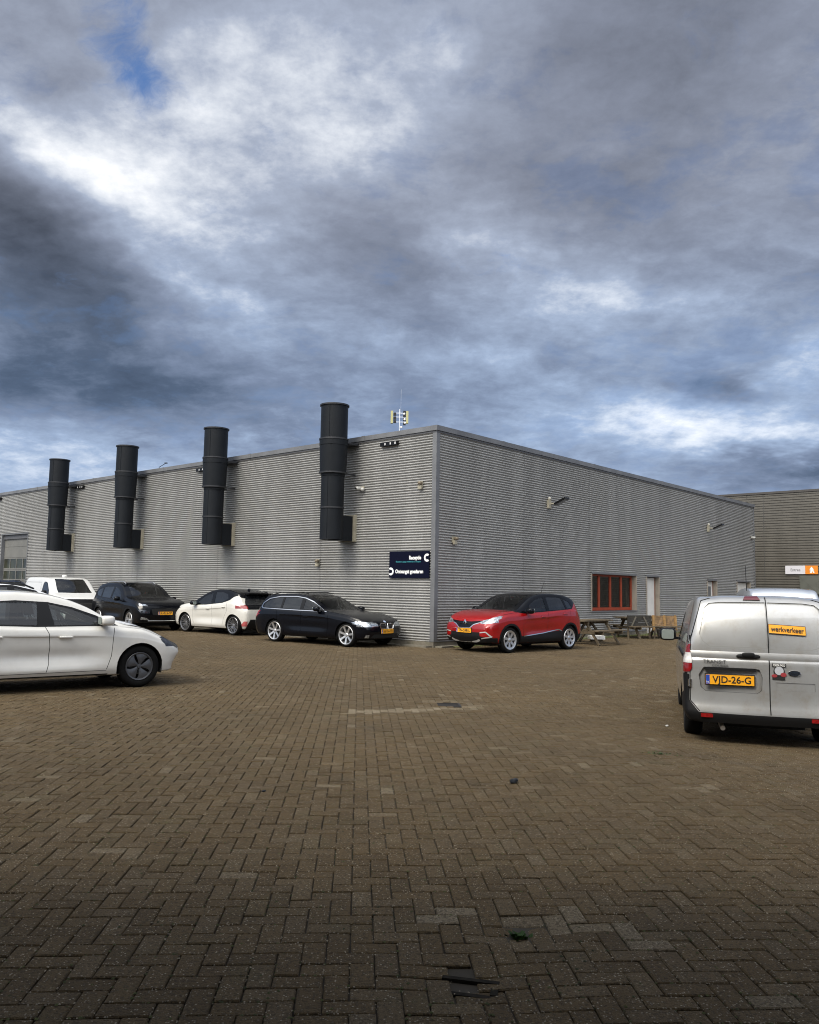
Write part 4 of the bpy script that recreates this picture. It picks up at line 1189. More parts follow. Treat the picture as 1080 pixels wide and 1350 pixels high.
# ---------- black estate
def estate():
    pt = paint('black_blue', (.0022, .0028, .005), .18, metal=.2)
    P = dict(L=4.52, hw=.908, wb=2.76, fo=.76, R=.325, dash=1.55, paint=pt, tum=.34, er=.07, scal=.02,
             top=[(0, .58), (.03, .66), (.12, .72), (.4, .80), (.9, .89), (1.35, .945), (1.48, .97), (1.8, 1.12), (2.15, 1.29), (2.45, 1.385), (2.8, 1.418), (3.4, 1.41), (3.85, 1.375), (4.08, 1.31), (4.25, 1.13), (4.40, .97), (4.48, .90), (4.52, .80)],
             belt=[(0, .52), (.2, .67), (.9, .83), (1.5, .885), (2.5, .915), (3.6, .94), (4.2, .93), (4.52, .75)])
    root = empty('black_estate', label='black estate car with chrome window line parked beside the hall corner', cat='car')
    c = Car(P)
    for pr in 'LR':
        d = c.part('door', pt); c.cut(pr, [(1.40, .88), (1.40, .40), (1.48, .28), (2.42, .28), (2.46, .9)], d)
        d = c.part('door', pt); c.cut(pr, [(2.42, .28), (2.46, .9), (3.42, .92), (3.38, .65), (3.14, .45), (3.10, .28)], d)
    cr = c.part('chrome_strip', M_chrome, .002)
    c.both([(1.48, .925), (1.72, 1.045), (2.06, 1.20), (2.40, 1.30), (2.75, 1.34), (3.4, 1.33), (3.85, 1.26), (4.10, 1.12), (4.14, 1.0), (4.05, .955), (2.5, .93)], cr)
    glazing(c, [(1.56, .945), (1.74, 1.03), (2.07, 1.18), (2.41, 1.28), (2.75, 1.318), (3.4, 1.308), (3.83, 1.24), (4.06, 1.11), (4.10, 1.02), (4.03, .975), (2.5, .95)],
            [[(1.70, .965), (1.76, 1.025), (2.08, 1.165), (2.38, 1.26), (2.40, .965)], [(2.52, .97), (2.52, 1.28), (2.76, 1.30), (3.2, 1.295), (3.22, .985)], [(3.30, .99), (3.28, 1.29), (3.42, 1.29), (3.80, 1.22), (4.02, 1.10), (4.05, 1.03), (3.98, .995)]], tints=[M_glass, M_tint, M_tint])
    sm = c.part('door_gap', M_dark, -.008)
    for pr in 'LR':
        c.line(pr, [(1.40, .88), (1.40, .42), (1.47, .29)], sm); c.line(pr, [(2.45, .92), (2.42, .28)], sm); c.line(pr, [(3.42, .92), (3.38, .65), (3.14, .45), (3.10, .29)], sm)
    ws = c.part('windscreen', M_glass, -.004); c.cut('T', [(1.46, -.62), (1.40, 0), (1.46, .62), (1.8, .58), (2.40, .50), (2.30, 0), (2.40, -.50), (1.8, -.58)], ws, only=(0,))
    lm = c.part('headlight', M_lamp, .002)
    for sg_ in (1, -1): c.cut('F', [(sg_ * .36, .555), (sg_ * .90, .555), (sg_ * .90, .70), (sg_ * .50, .675), (sg_ * .36, .64)], lm, lim=(-.1, .62))
    c.both([(.0, .56), (.50, .62), (.54, .67), (.30, .695), (.0, .66)], lm)
    kg = c.part('grille', M_dark, -.006)
    for sg_ in (1, -1): c.cut('F', [(sg_ * .03, .50), (sg_ * .26, .50), (sg_ * .30, .60), (sg_ * .24, .645), (sg_ * .05, .645)], kg)
    lg = c.part('lower_grille', M_dark, -.006); c.cut('F', [(-.62, .25), (.62, .25), (.50, .36), (-.50, .36)], lg)
    fl = c.part('fog_light', M_lamp, .002)
    for sg_ in (1, -1): c.cut('F', [(sg_ * .66, .26), (sg_ * .76, .26), (sg_ * .76, .34), (sg_ * .66, .34)], fl)
    tl = c.part('tail_light', M_red, .002); c.both([(4.43, .71), (4.42, .85), (4.60, .87), (4.60, .70)], tl); c.cut('B', [(-.9, .70), (-.5, .72), (-.5, .88), (-.9, .90)], tl); c.cut('B', [(.9, .70), (.5, .72), (.5, .88), (.9, .90)], tl)
    rw = c.part('rear_window', M_tint, -.004); c.cut('B', [(-.58, 1.0), (.58, 1.0), (.50, 1.27), (-.50, 1.27)], rw)
    finish_car(P, c, root, 'star', arch=1.10)
    handles(root, c, pt, [(2.25, .78), (3.18, .81)]); mirror(root, c, P, pt, 1.78, .93, (.10, .09, .065))
    plate(root, c, 'F', 0, .43, '18-TH-TD')
    for sg_ in (1, -1):
        def ring(bm):
            pts = [(.03, .50), (.26, .50), (.30, .60), (.24, .645), (.05, .645)]
            q = [c.cast('F', sg_ * a, b)[0] + V((.012, 0, 0)) for a, b in pts]
            for a, b in zip(q, q[1:] + q[:1]): tube(bm, a, b, .010, n=6)
        one('grille_surround', ring, M_chrome, root)
    loc, n = c.cast('F', 0, .69); one('bonnet_badge', lambda bm: tube(bm, loc, loc + n * .008, .045, n=20), mat('badge_blue', (.30, .36, .48), .3), root)
    for sg_ in (1, -1):
        def rail(bm):
            pts = [(2.5, .04), (2.7, .055), (3.6, .055), (3.95, .03)]
            q = [c.cast('T', x, sg_ * .52)[0] + V((0, 0, z)) for x, z in pts]
            for a, b in zip(q, q[1:]): tube(bm, a, b, .014, n=8)
        one('roof_rail', rail, M_black, root)
    return root, P
car_es, P_es = estate()
place(car_es, *by_wheel(P_es, -1.63, 22.64, -36.5, -1), -36.5)

# ---------- red crossover with black roof
def crossover():
    pt = paint('flame_red', (.30, .004, .005), .22, metal=.2)
    bk = paint('gloss_black', (.003, .0035, .005), .14)
    P = dict(L=4.12, hw=.889, wb=2.53, fo=.86, R=.335, dash=1.30, paint=pt, tum=.27, er=.09, zu=.24, scal=.03,
             top=[(0, .72), (.03, .80), (.12, .90), (.35, .985), (.7, 1.055), (1.0, 1.09), (1.2, 1.16), (1.5, 1.33), (1.8, 1.47), (2.1, 1.545), (2.5, 1.57), (3.0, 1.56), (3.45, 1.50), (3.72, 1.42), (3.85, 1.28), (3.98, 1.12), (4.07, 1.0), (4.12, .90)],
             belt=[(0, .66), (.2, .84), (.8, .97), (1.3, .99), (2.3, 1.04), (3.2, 1.11), (3.8, 1.10), (4.12, .86)],
             nose=[(.2, .12), (.3, .05), (.45, .0), (.6, .0), (.75, .02), (.9, .07), (1.1, .14)])
    root = empty('red_crossover', label='bright red crossover with black roof parked right of the hall corner', cat='car')
    c = Car(P)
    rf = c.part('roof', bk, 0)
    c.cut('A', [(1.02, 1.065), (1.0, 1.8), (3.95, 1.8), (3.78, 1.38), (3.62, 1.24), (3.50, 1.13), (3.1, 1.105), (2.2, 1.055), (1.4, 1.015)], rf)
    for pr in 'LR':
        d = c.part('door', pt); c.cut(pr, [(1.36, 1.0), (1.36, .42), (1.44, .40), (2.36, .44), (2.40, 1.06)], d, only=(0,))
        d = c.part('door', pt); c.cut(pr, [(2.36, .44), (2.40, 1.06), (3.38, 1.11), (3.34, .85), (3.08, .62), (2.95, .5)], d, only=(0,))
        for pane in ([(1.62, 1.06), (1.66, 1.22), (1.95, 1.37), (2.30, 1.45), (2.36, 1.085)], [(1.36, 1.045), (1.58, 1.16), (1.57, 1.055)], [(2.48, 1.095), (2.44, 1.455), (2.9, 1.455), (3.08, 1.43), (3.20, 1.13)], [(3.28, 1.14), (3.18, 1.40), (3.42, 1.33), (3.50, 1.18)]):
            g = c.part('side_window', M_glass if pane[0][0] < 2.4 else M_tint, -.006); c.cut(pr, pane, g)
    sm = c.part('door_gap', M_dark, -.008)
    for pr in 'LR':
        c.line(pr, [(1.36, .99), (1.35, .43)], sm); c.line(pr, [(2.40, 1.05), (2.36, .44)], sm); c.line(pr, [(3.39, 1.10), (3.34, .85), (3.08, .62), (2.95, .5)], sm)
        c.line(pr, [(.55, .98), (1.05, 1.04), (1.2, 1.05)], sm, .006)
    cl = c.part('lower_cladding', M_plastic, .003)
    c.both([(1.15, .05), (1.2, .42), (1.9, .465), (2.95, .55), (3.1, .5), (3.1, .05)], cl)
    c.cut('F', [(-.95, .05), (-.95, .38), (-.52, .43), (-.50, .53), (.50, .53), (.52, .43), (.95, .38), (.95, .05)], cl)
    c.both([(-.2, .05), (-.2, .38), (.35, .36), (.6, .05)], cl); c.both([(3.7, .05), (3.8, .42), (4.3, .42), (4.3, .05)], cl)
    c.cut('B', [(-.95, .05), (-.95, .42), (-.5, .52), (.5, .52), (.95, .42), (.95, .05)], cl)
    st = c.part('sill_strip', M_chrome, .007)
    for pr in 'LR': c.line(pr, [(1.38, .425), (2.2, .49), (2.85, .575), (2.98, .535)], st, .022)
    gr = c.part('grille', bk, -.004); c.cut('F', [(-.62, .835), (-.60, .80), (-.30, .73), (-.18, .64), (.18, .64), (.30, .73), (.60, .80), (.62, .835), (.2, .80), (-.2, .80)], gr)
    ct = c.part('grille_strip', M_chrome, .004)
    c.line('F', [(-.48, .775), (-.31, .722), (-.19, .628), (.19, .628), (.31, .722), (.48, .775)], ct, .022)
    lm = c.part('headlight', M_lamp, .003)
    for pr in 'LR': c.cut(pr, [(.0, .75), (.10, .76), (.34, .83), (.58, .945), (.50, .955), (.2, .89), (.0, .85)], lm)
    for sg_ in (1, -1): c.cut('F', [(sg_ * .46, .775), (sg_ * .58, .745), (sg_ * .78, .765), (sg_ * .95, .83), (sg_ * .95, .945), (sg_ * .78, .895), (sg_ * .55, .835)], lm, lim=(-.1, .60))
    fg = c.part('fog_surround', mat('satin_silver', (.62, .62, .62), .35, metal=.6), .006)
    for sg_ in (1, -1):
        c.line('F', [(sg_ * .52, .525), (sg_ * .70, .545), (sg_ * .80, .42), (sg_ * .56, .375)], fg, .028)
        c.line('F', [(sg_ * .24, .27), (sg_ * .40, .30), (sg_ * .50, .34)], fg, .05); c.line('F', [(-.30, .265), (.30, .265)], fg, .028)
    tl = c.part('tail_light', M_lampdark, .002); c.both([(3.86, .90), (3.80, .97), (4.2, 1.04), (4.2, .90)], tl)
    ws = c.part('windscreen', M_glass, -.004); c.cut('T', [(1.10, -.60), (1.03, 0), (1.10, .60), (1.5, .57), (1.95, .52), (1.90, 0), (1.95, -.52), (1.5, -.57)], ws, only=(0, rf))
    rw = c.part('rear_window', M_tint, -.004); c.cut('B', [(-.54, 1.12), (.54, 1.12), (.48, 1.38), (-.48, 1.38)], rw)
    finish_car(P, c, root, 'cap', arch=1.13, archring=cl)
    handles(root, c, pt, [(2.17, .93), (3.14, 1.0)], ln=.09); mirror(root, c, P, bk, 1.52, 1.02, (.10, .10, .08))
    plate(root, c, 'F', 0, .565, 'TN-598-L')
    def diamond(bm):
        loc = c.cast('F', 0, .765)[0]; X = loc.x + .015
        o_ = [(0, .085), (.055, 0), (0, -.085), (-.055, 0)]; i_ = [(0, .040), (.022, 0), (0, -.040), (-.022, 0)]
        O = [bm.verts.new((X, y, .765 + z)) for y, z in o_]; I = [bm.verts.new((X + .004, y, .765 + z)) for y, z in i_]; O2 = [bm.verts.new((X - .02, y, .765 + z)) for y, z in o_]
        for k in range(4): bm.faces.new((O[k], O[(k + 1) % 4], I[(k + 1) % 4], I[k])); bm.faces.new((O2[k], O2[(k + 1) % 4], O[(k + 1) % 4], O[k]))
    one('diamond_badge', diamond, M_chrome, root)
    loc = c.cast('T', 3.15, 0)[0]; one('antenna', lambda bm: tube(bm, loc, loc + V((-.16, 0, .36)), .008, .004, n=6), M_black, root)
    return root, P
car_cr, P_cr = crossover()
place(car_cr, *by_wheel(P_cr, 2.63, 21.6, -138.0, 1), -138.0)

# ---------- white hatchback with black roof
def hatch():
    pt = paint('warm_white', (.56, .545, .50), .3); bk = paint('gloss_black', (.003, .0035, .005), .14)
    P = dict(L=3.94, hw=.872, wb=2.56, fo=.78, R=.325, dash=1.15, paint=pt, tum=.33, er=.08, scal=.035,
             top=[(0, .64), (.04, .74), (.15, .83), (.4, .91), (.75, .965), (.98, 1.0), (1.25, 1.16), (1.6, 1.34), (1.95, 1.455), (2.3, 1.50), (2.8, 1.49), (3.2, 1.43), (3.48, 1.38), (3.56, 1.33), (3.68, 1.14), (3.80, 1.0), (3.90, .93), (3.94, .84)],
             belt=[(0, .58), (.3, .80), (.9, .90), (1.6, .93), (2.6, 1.0), (3.2, 1.06), (3.6, 1.0), (3.94, .80)],
             wtab=[(0, .80), (.04, .86), (.12, .92), (.3, .965), (.6, .98), (1.0, .98), (2.2, .97), (2.9, .99), (3.3, 1.02), (3.55, 1.0), (3.75, .93), (3.90, .86), (3.94, .80)])
    root = empty('white_black_hatchback', label='white hatchback with black roof parked nose to nose with the dark off-roader', cat='car')
    c = Car(P)
    rf = c.part('roof', bk, 0)
    c.cut('A', [(.98, .985), (.95, 1.8), (4.2, 1.8), (3.72, 1.22), (3.60, 1.18), (3.45, 1.28), (3.30, 1.24), (3.12, 1.13), (2.75, 1.035), (1.9, .955), (1.2, .925)], rf)
    for pr in 'LR':
        d = c.part('door', pt); c.cut(pr, [(1.22, .92), (1.24, .40), (1.32, .29), (2.22, .29), (2.22, .97)], d, only=(0,))
        d = c.part('door', pt); c.cut(pr, [(2.22, .29), (2.22, .97), (3.0, 1.08), (3.05, .8), (2.86, .55), (2.80, .29)], d, only=(0,))
        for pane in ([(1.42, .965), (1.44, 1.06), (1.75, 1.26), (2.08, 1.37), (2.16, .99)], [(2.30, 1.01), (2.24, 1.385), (2.6, 1.39), (2.92, 1.32), (3.02, 1.18), (2.74, 1.065)]):
            g = c.part('side_window', M_glass if pane[0][0] < 2 else M_tint, -.006); c.cut(pr, pane, g)
    sm = c.part('door_gap', M_dark, -.007)
    for pr in 'LR':
        c.line(pr, [(1.22, .92), (1.24, .40), (1.32, .29)], sm, .007); c.line(pr, [(2.22, .97), (2.22, .29)], sm, .007); c.line(pr, [(3.0, 1.08), (3.05, .8), (2.86, .55), (2.80, .29)], sm, .007)
    ws = c.part('windscreen', M_glass, -.004); c.cut('T', [(1.02, -.58), (.96, 0), (1.02, .58), (1.5, .52), (1.82, .47), (1.78, 0), (1.82, -.47), (1.5, -.52)], ws, only=(0, rf))
    rw = c.part('rear_window', M_tint, .001); c.cut('B', [(-.66, .99), (.66, .99), (.58, 1.16), (.50, 1.30), (-.50, 1.30), (-.58, 1.16)], rw)
    bt = c.part('tail_trim', bk, .001); c.cut('B', [(-.66, .84), (.66, .84), (.72, .99), (-.72, .99)], bt)
    tl = c.part('tail_light', M_red, .004)
    c.both([(3.46, .965), (3.64, .905), (3.74, .865), (4.1, .86), (4.1, .965), (3.70, .975)], tl, thr=.15)
    for sg_ in (1, -1): c.cut('B', [(sg_ * .66, .88), (sg_ * .95, .86), (sg_ * .95, .965), (sg_ * .72, .965)], tl, lim=(3.4, 4.1))
    lb = c.part('rear_diffuser', M_plastic, -.001); c.cut('B', [(-.68, .10), (-.68, .30), (-.58, .52), (.58, .52), (.68, .30), (.68, .10)], lb)
    rfc = c.part('reflector', mat('pink_reflector', (.45, .10, .10), .2, coat=1), .003)
    for sg_ in (1, -1): c.cut('B', [(sg_ * .66, .30), (sg_ * .80, .30), (sg_ * .76, .46), (sg_ * .68, .46)], rfc)
    lm = c.part('headlight', M_lampdark, .002); c.both([(.0, .64), (.25, .70), (.50, .83), (.36, .83), (.0, .76)], lm)
    finish_car(P, c, root, 'multi', arch=1.12)
    handles(root, c, pt, [(2.02, .83), (2.85, .90)], ln=.09); mirror(root, c, P, bk, 1.36, .93, (.10, .09, .07))
    one('spoiler', lambda bm: box(bm, c.xc - 3.70, c.xc - 3.38, -.52, .52, 1.335, 1.375), bk, root, bevel=.018)
    plate(root, c, 'B', 0, .66, 'K-518-ZN')
    loc = c.cast('T', 3.1, 0)[0]; one('shark_fin', lambda bm: sblob(bm, loc + V((0, 0, .03)), (.07, .018, .045), .8), bk, root, smooth=True)
    return root, P
car_ha, P_ha = hatch()
place(car_ha, *by_wheel(P_ha, -5.62, 26.95, 141.5, 1, front=False), 141.5)

# ---------- generic estate / off-roader builder used for the cars further back
def suv(name, label, pt, head, pos, plate_txt=None, style='five', lowdetail=False, P_over=None):
    P = dict(L=4.60, hw=.955, bowf=.08, wtab=[(0, .90), (.04, .93), (.12, .96), (.3, .985), (.6, 1), (3.8, 1), (4.1, .985), (4.4, .95), (4.52, .90), (4.60, .84)],  wb=2.73, fo=.90, R=.36, dash=1.35, paint=pt, tum=.30, er=.09, zu=.26, scal=.02,
             top=[(0, .80), (.04, .90), (.15, .98), (.5, 1.04), (1.0, 1.10), (1.25, 1.16), (1.6, 1.40), (1.95, 1.58), (2.3, 1.66), (2.7, 1.685), (3.4, 1.66), (3.9, 1.58), (4.12, 1.50), (4.28, 1.28), (4.46, 1.12), (4.55, 1.02), (4.60, .92)],
             belt=[(0, .72), (.3, .94), (1.0, 1.02), (2.0, 1.06), (3.2, 1.10), (4.0, 1.12), (4.60, .88)],
             nose=[(.2, .12), (.4, .02), (.6, .0), (.8, .01), (.95, .07), (1.1, .12)])
    if P_over:
        P.pop('wtab'); P.update(P_over)
    root = empty(name, label=label, cat='car'); c = Car(P); k = P['top'][0][1] / .80
    for pr in 'LR':
        d = c.part('door', pt); c.cut(pr, [(1.45, 1.0), (1.45, .45), (1.52, .35), (2.50, .35), (2.52, 1.05)], d, only=(0,))
        d = c.part('door', pt); c.cut(pr, [(2.50, .35), (2.52, 1.05), (3.5, 1.10), (3.46, .8), (3.2, .55), (3.12, .35)], d, only=(0,))
    hz = max(z for _, z in P['top']) - 1.685; bz = P['belt'][3][1] - 1.10
    sh = lambda pl: [(x, z + bz + (hz - bz) * max(0, min(1, (z - 1.1) / .55))) for x, z in pl]
    wl_ = P.get('wlift', 0)
    if wl_: sh0 = sh; sh = lambda pl: [(x, z + (wl_ if z > 1.2 else 0)) for x, z in sh0(pl)]
    glazing(c, sh([(1.40, 1.07), (1.75, 1.30), (2.1, 1.47), (2.5, 1.55), (3.3, 1.545), (3.85, 1.47), (4.05, 1.33), (3.9, 1.18), (3.4, 1.13), (2.4, 1.09)]),
            [sh(q) for q in ([(1.72, 1.10), (1.80, 1.30), (2.12, 1.44), (2.46, 1.51), (2.50, 1.12)], [(2.62, 1.13), (2.58, 1.52), (3.25, 1.515), (3.42, 1.48), (3.38, 1.16)], [(3.48, 1.17), (3.52, 1.47), (3.82, 1.42), (3.95, 1.32), (3.84, 1.21)])], tints=[M_glass, M_tint, M_tint])
    ws = c.part('windscreen', M_glass, -.004); c.cut('T', [(1.24, -.64), (1.16, 0), (1.24, .64), (1.6, .60), (2.08, .53), (2.0, 0), (2.08, -.53), (1.6, -.60)], ws, only=(0,))
    rw = c.part('rear_window', M_tint, -.004); c.cut('B', [(-.60, 1.18 + hz), (.60, 1.18 + hz), (.50, 1.48 + hz), (-.50, 1.48 + hz)], rw)
    sm = c.part('door_gap', M_dark, -.007)
    for pr in 'LR': c.line(pr, [(1.45, 1.0), (1.45, .40)], sm); c.line(pr, [(2.52, 1.05), (2.50, .36)], sm)
    cl = c.part('lower_cladding', M_plastic, .003)
    c.both([(1.3, .05), (1.3, .36), (3.2, .38), (3.2, .05)], cl); c.cut('F', [(-1, .05), (-1, .34), (1, .34), (1, .05)], cl)
    gr = c.part('grille', M_dark, -.004); c.cut('F', [(-.45, .56), (.45, .56), (.50, .78), (-.50, .78)], gr)
    lm = c.part('headlight', M_lampdark, .003)
    for sg_ in (1, -1): c.cut('F', [(sg_ * .56, .60), (sg_ * .86, .62), (sg_ * .92, .74), (sg_ * .56, .72)], lm, lim=(-.1, .5))
    dr_ = c.part('running_light', M_lamp, .004)
    for sg_ in (1, -1): c.cut('F', [(sg_ * .60, .86), (sg_ * .86, .88), (sg_ * .86, .94), (sg_ * .66, .92)], dr_, lim=(-.1, .7)); c.cut('F', [(sg_ * .55, .385), (sg_ * .86, .41), (sg_ * .84, .50), (sg_ * .66, .46)], dr_, lim=(-.1, .6))
    tl = c.part('tail_light', M_red, .002)
    for sg_ in (1, -1): c.cut('B', [(sg_ * .45, .98), (sg_ * .95, .96), (sg_ * .95, 1.10), (sg_ * .5, 1.06)], tl)
    finish_car(P, c, root, style, arch=1.12, archring=cl)
    if not lowdetail: handles(root, c, pt, [(2.3, .95), (3.25, .98)])
    mirror(root, c, P, pt, 1.66, 1.06 + bz, (.10, .10, .08))
    if plate_txt: plate(root, c, 'F', 0, .62, plate_txt); 
    one('bumper_strip', lambda bm: [tube(bm, c.cast('F', y, .36)[0] + V((.01, 0, 0)), c.cast('F', y + .1, .36)[0] + V((.01, 0, 0)), .012, n=6) for y in [-.6 + .1 * i for i in range(12)]], M_alloy, root)
    for sg_ in (() if name == 'silver_people_carrier' else (1, -1)):
        def rail(bm):
            q = [c.cast('T', x, sg_ * .56)[0] + V((0, 0, z)) for x, z in ((2.1, .02), (2.3, .05), (3.6, .05), (3.9, .01))]
            for a, b in zip(q, q[1:]): tube(bm, a, b, .016, n=8)
        one('roof_rail', rail, M_alloy if not lowdetail else M_black, root)
    if isinstance(pos, tuple) and len(pos) == 4: place(root, *by_wheel(P, pos[0], pos[1], head, pos[2], front=pos[3]), head)
    else: place(root, *pos, head)
    return root
suv('black_offroader', 'black off-roader parked with its front towards the white hatchback with black roof', paint('deep_black', (.0025, .003, .0045), .18, metal=.2), -48, (-9.62, 28.75, -1, True), 'K-015-SP', 'five')
suv('navy_car', 'dark navy car whose roof shows at the left edge in front of the roller door', paint('navy', (.010, .018, .045), .2), -42, (-19.9, 40.9), None, 'five', True)
suv('black_far_car', 'black car roof showing between the navy car and the white van', paint('far_black', (.008, .008, .010), .2), -42, (-19.2, 44.6), None, 'five', True)
low = dict(L=4.35, hw=.90, wb=2.65, fo=.85, R=.32, dash=1.35, zu=.2, paint=None,
           top=[(0, .62), (.04, .72), (.15, .80), (.5, .90), (1.0, .97), (1.25, 1.03), (1.6, 1.22), (1.95, 1.38), (2.3, 1.47), (2.7, 1.51), (3.4, 1.48), (3.8, 1.40), (4.0, 1.30), (4.15, 1.12), (4.25, 1.0), (4.32, .92), (4.35, .82)],
           belt=[(0, .58), (.3, .80), (1.0, .88), (2.0, .92), (3.2, .96), (4.0, .96), (4.35, .78)])
wp = paint('cold_white', (.74, .75, .77), .3); l1 = dict(low); l1['paint'] = wp; l1['wlift'] = .115; l1['er'] = .05; l1['top'] = [(x, z + (.075 if z > 1.1 else 0)) for x, z in low['top']]
suv('white_saloon', 'white car with black window band standing behind the foreground hatchback', wp, 38.5, (-7.25, 15.45), None, 'five', True, l1)
bp = paint('ice_blue', (.30, .38, .48), .28, metal=.3); l2 = dict(low); l2['paint'] = bp
suv('pale_blue_car', 'pale blue car barely showing at the right edge beyond the silver van', bp, 77, (8.75, 15.0), None, 'five', True, l2)

# ---------- compact panel vans
def van(kind, label, pt, pos, head, dirty=False):
    courier = kind == 'silver'
    if courier:
        P = dict(L=4.157, hw=.882, wb=2.489, fo=.80, R=.315, dash=1.10, paint=pt, tum=.20, er=.085, rr=.17, sh=.975, crown=.035, scal=.02, zu=.27, bowr=.07, bowf=.14, noseats=True,
                 top=[(0, .72), (.04, .84), (.2, .95), (.6, 1.05), (.85, 1.10), (1.1, 1.28), (1.4, 1.50), (1.65, 1.63), (2.0, 1.69), (2.6, 1.72), (3.4, 1.73), (3.9, 1.725), (4.08, 1.715), (4.14, 1.705), (4.157, 1.69)],
                 belt=[(0, .66), (.3, .88), (1.0, .98), (2.0, 1.0), (4.157, 1.0)],
                 rear=[(.15, .10), (.27, .03), (.38, .0), (.48, .035), (.60, .045), (.95, .05), (1.02, .075), (1.10, .08), (1.3, .12), (1.5, .19), (1.62, .25), (1.73, .36)],
                 wtab=[(0, .80), (.04, .86), (.12, .92), (.3, .965), (.6, .985), (1.0, 1.0), (3.75, 1.0), (3.95, .995), (4.08, .98), (4.13, .965), (4.157, .945)])
    else:
        P = dict(L=4.45, hw=.965, wb=2.785, fo=.90, R=.33, dash=1.15, paint=pt, tum=.17, er=.10, rr=.17, sh=.975, scal=.02, zu=.25, bowr=.05,
                 top=[(0, .82), (.04, .92), (.15, 1.02), (.5, 1.12), (.85, 1.20), (1.1, 1.35), (1.4, 1.60), (1.65, 1.76), (1.95, 1.83), (2.5, 1.85), (3.6, 1.85), (4.15, 1.83), (4.3, 1.80), (4.37, 1.76), (4.40, 1.70)],
                 belt=[(0, .76), (.3, .96), (1.0, 1.06), (2.0, 1.08), (4.40, 1.08)],
                 rear=[(.15, .08), (.4, .0), (.8, .01), (1.2, .03), (1.5, .08), (1.8, .20)],
                 wtab=[(0, .80), (.04, .86), (.12, .92), (.3, .965), (.6, .985), (1.0, 1.0), (4.0, 1.0), (4.25, .985), (4.35, .96), (4.40, .93)])
    root = empty(kind + '_van', label=label, cat='van'); c = Car(P)
    for pr in 'LR':
        d = c.part('door', pt); c.cut(pr, [(1.18, 1.0), (1.18, .45), (1.28, .34), (2.15, .34), (2.15, 1.40), (2.0, 1.50), (1.6, 1.48)], d, only=(0,))
        d = c.part('side_window', M_tint, -.006)
        if courier: c.cut(pr, [(1.28, 1.08), (1.62, 1.45), (2.0, 1.50), (2.05, 1.07)], d)
        else: c.cut(pr, [(1.24, 1.14), (1.30, 1.30), (1.60, 1.58), (1.74, 1.64), (1.96, 1.64), (2.04, 1.56), (2.06, 1.20), (1.98, 1.12)], d)
    ws = c.part('windscreen', M_glass, -.004); c.cut('T', [(.94, -.66), (.88, 0), (.94, .66), (1.2, .64), (1.70, .56), (1.62, 0), (1.70, -.56), (1.2, -.64)], ws, only=(0,))
    sm = c.part('door_gap', M_dark, -.008)
    for pr in 'LR':
        c.line(pr, [(1.18, 1.0), (1.18, .45), (1.28, .34), (2.15, .34), (2.15, 1.45)], sm)
        if not courier: c.line(pr, [(2.26, 1.62), (3.9, 1.62), (4.05, 1.5), (4.1, 1.2)], sm, .014); c.line(pr, [(2.26, 1.62), (2.26, 1.1)], sm, .01)
    cl = c.part('lower_cladding', M_plastic, .003)
    c.both([(1.15, .05), (1.15, .36), (3.1, .36), (3.1, .05)], cl)
    lm = c.part('headlight', M_lampdark if not courier else M_lamp, .003)
    for pr in 'LR': c.cut(pr, [(.0, .72), (.40, .88), (.55, 1.02), (.3, 1.0), (.0, .86)], lm)
    for sg_ in (1, -1): c.cut('F', [(sg_ * .50, .76), (sg_ * .92, .80), (sg_ * .92, 1.02), (sg_ * .60, .94)], lm, lim=(-.1, .6))
    gr = c.part('grille', M_dark, -.003); c.cut('F', [(-.95, .30), (.95, .30), (.95, .52), (.62, .66), (.55, .86), (-.55, .86), (-.62, .66), (-.95, .52)], gr, lim=(-.1, .5))
    if not courier:
        gr2 = c.part('bonnet_front', M_black, .001); c.cut('F', [(-.60, .86), (.60, .86), (.66, .99), (-.66, .99)], gr2, lim=(-.1, .35))
        tl = c.part('tail_light', M_red, .003)
        for sg_ in (1, -1): c.cut('B', [(sg_ * .80, .7), (sg_ * .95, .7), (sg_ * .95, 1.3), (sg_ * .82, 1.3)], tl)
        finish_car(P, c, root, 'steel', arch=1.12, archring=None); mirror(root, c, P, M_black, 1.38, 1.12, (.09, .10, .12))
        loc = c.cast('T', 2.45, .1)[0]; one('roof_beacon', lambda bm: sblob(bm, loc + V((0, 0, .03)), (.09, .10, .05), .8), M_white, root, smooth=True)
        loc = c.cast('T', 1.75, -.1)[0]; one('antenna', lambda bm: tube(bm, loc, loc + V((-.03, 0, .20)), .008, .004, n=6), M_black, root)
        handles(root, c, M_black, [(2.02, .95)])
        place(root, *pos, head); return root
    # ---- rear of the silver van
    rear = 'B'
    dl_ = c.part('rear_door', pt); dr2 = c.part('rear_door', pt)
    zd0 = .385; ys = -.055                       # seam between the wide left and the narrow right door
    c.cut(rear, [(ys, zd0), (.70, zd0), (.80, .50), (.80, .80), (.79, 1.20), (.66, 1.66), (.55, 1.69), (ys, 1.70)], dl_, only=(0,))
    c.cut(rear, [(ys, zd0), (-.70, zd0), (-.80, .50), (-.80, .80), (-.79, 1.20), (-.66, 1.66), (-.55, 1.69), (ys, 1.70)], dr2, only=(0,))
    doors = (dl_, dr2)
    # pressed window blanks
    wl_ = c.part('window_blank', pt, -.012); wr_ = c.part('window_blank', pt, -.012)
    PL = [(ys + .010, 1.13), (.58, 1.13), (.655, 1.19), (.685, 1.27), (.62, 1.58), (.57, 1.625), (.45, 1.64), (ys + .010, 1.645)]
    PR = [(ys - .012, 1.12), (-.50, 1.12), (-.60, 1.15), (-.685, 1.26), (-.62, 1.58), (-.57, 1.625), (-.45, 1.64), (ys - .012, 1.645)]
    groove = c.part('press_line', mat('press_shadow', (.30, .30, .29), .4, metal=.3), -.010)
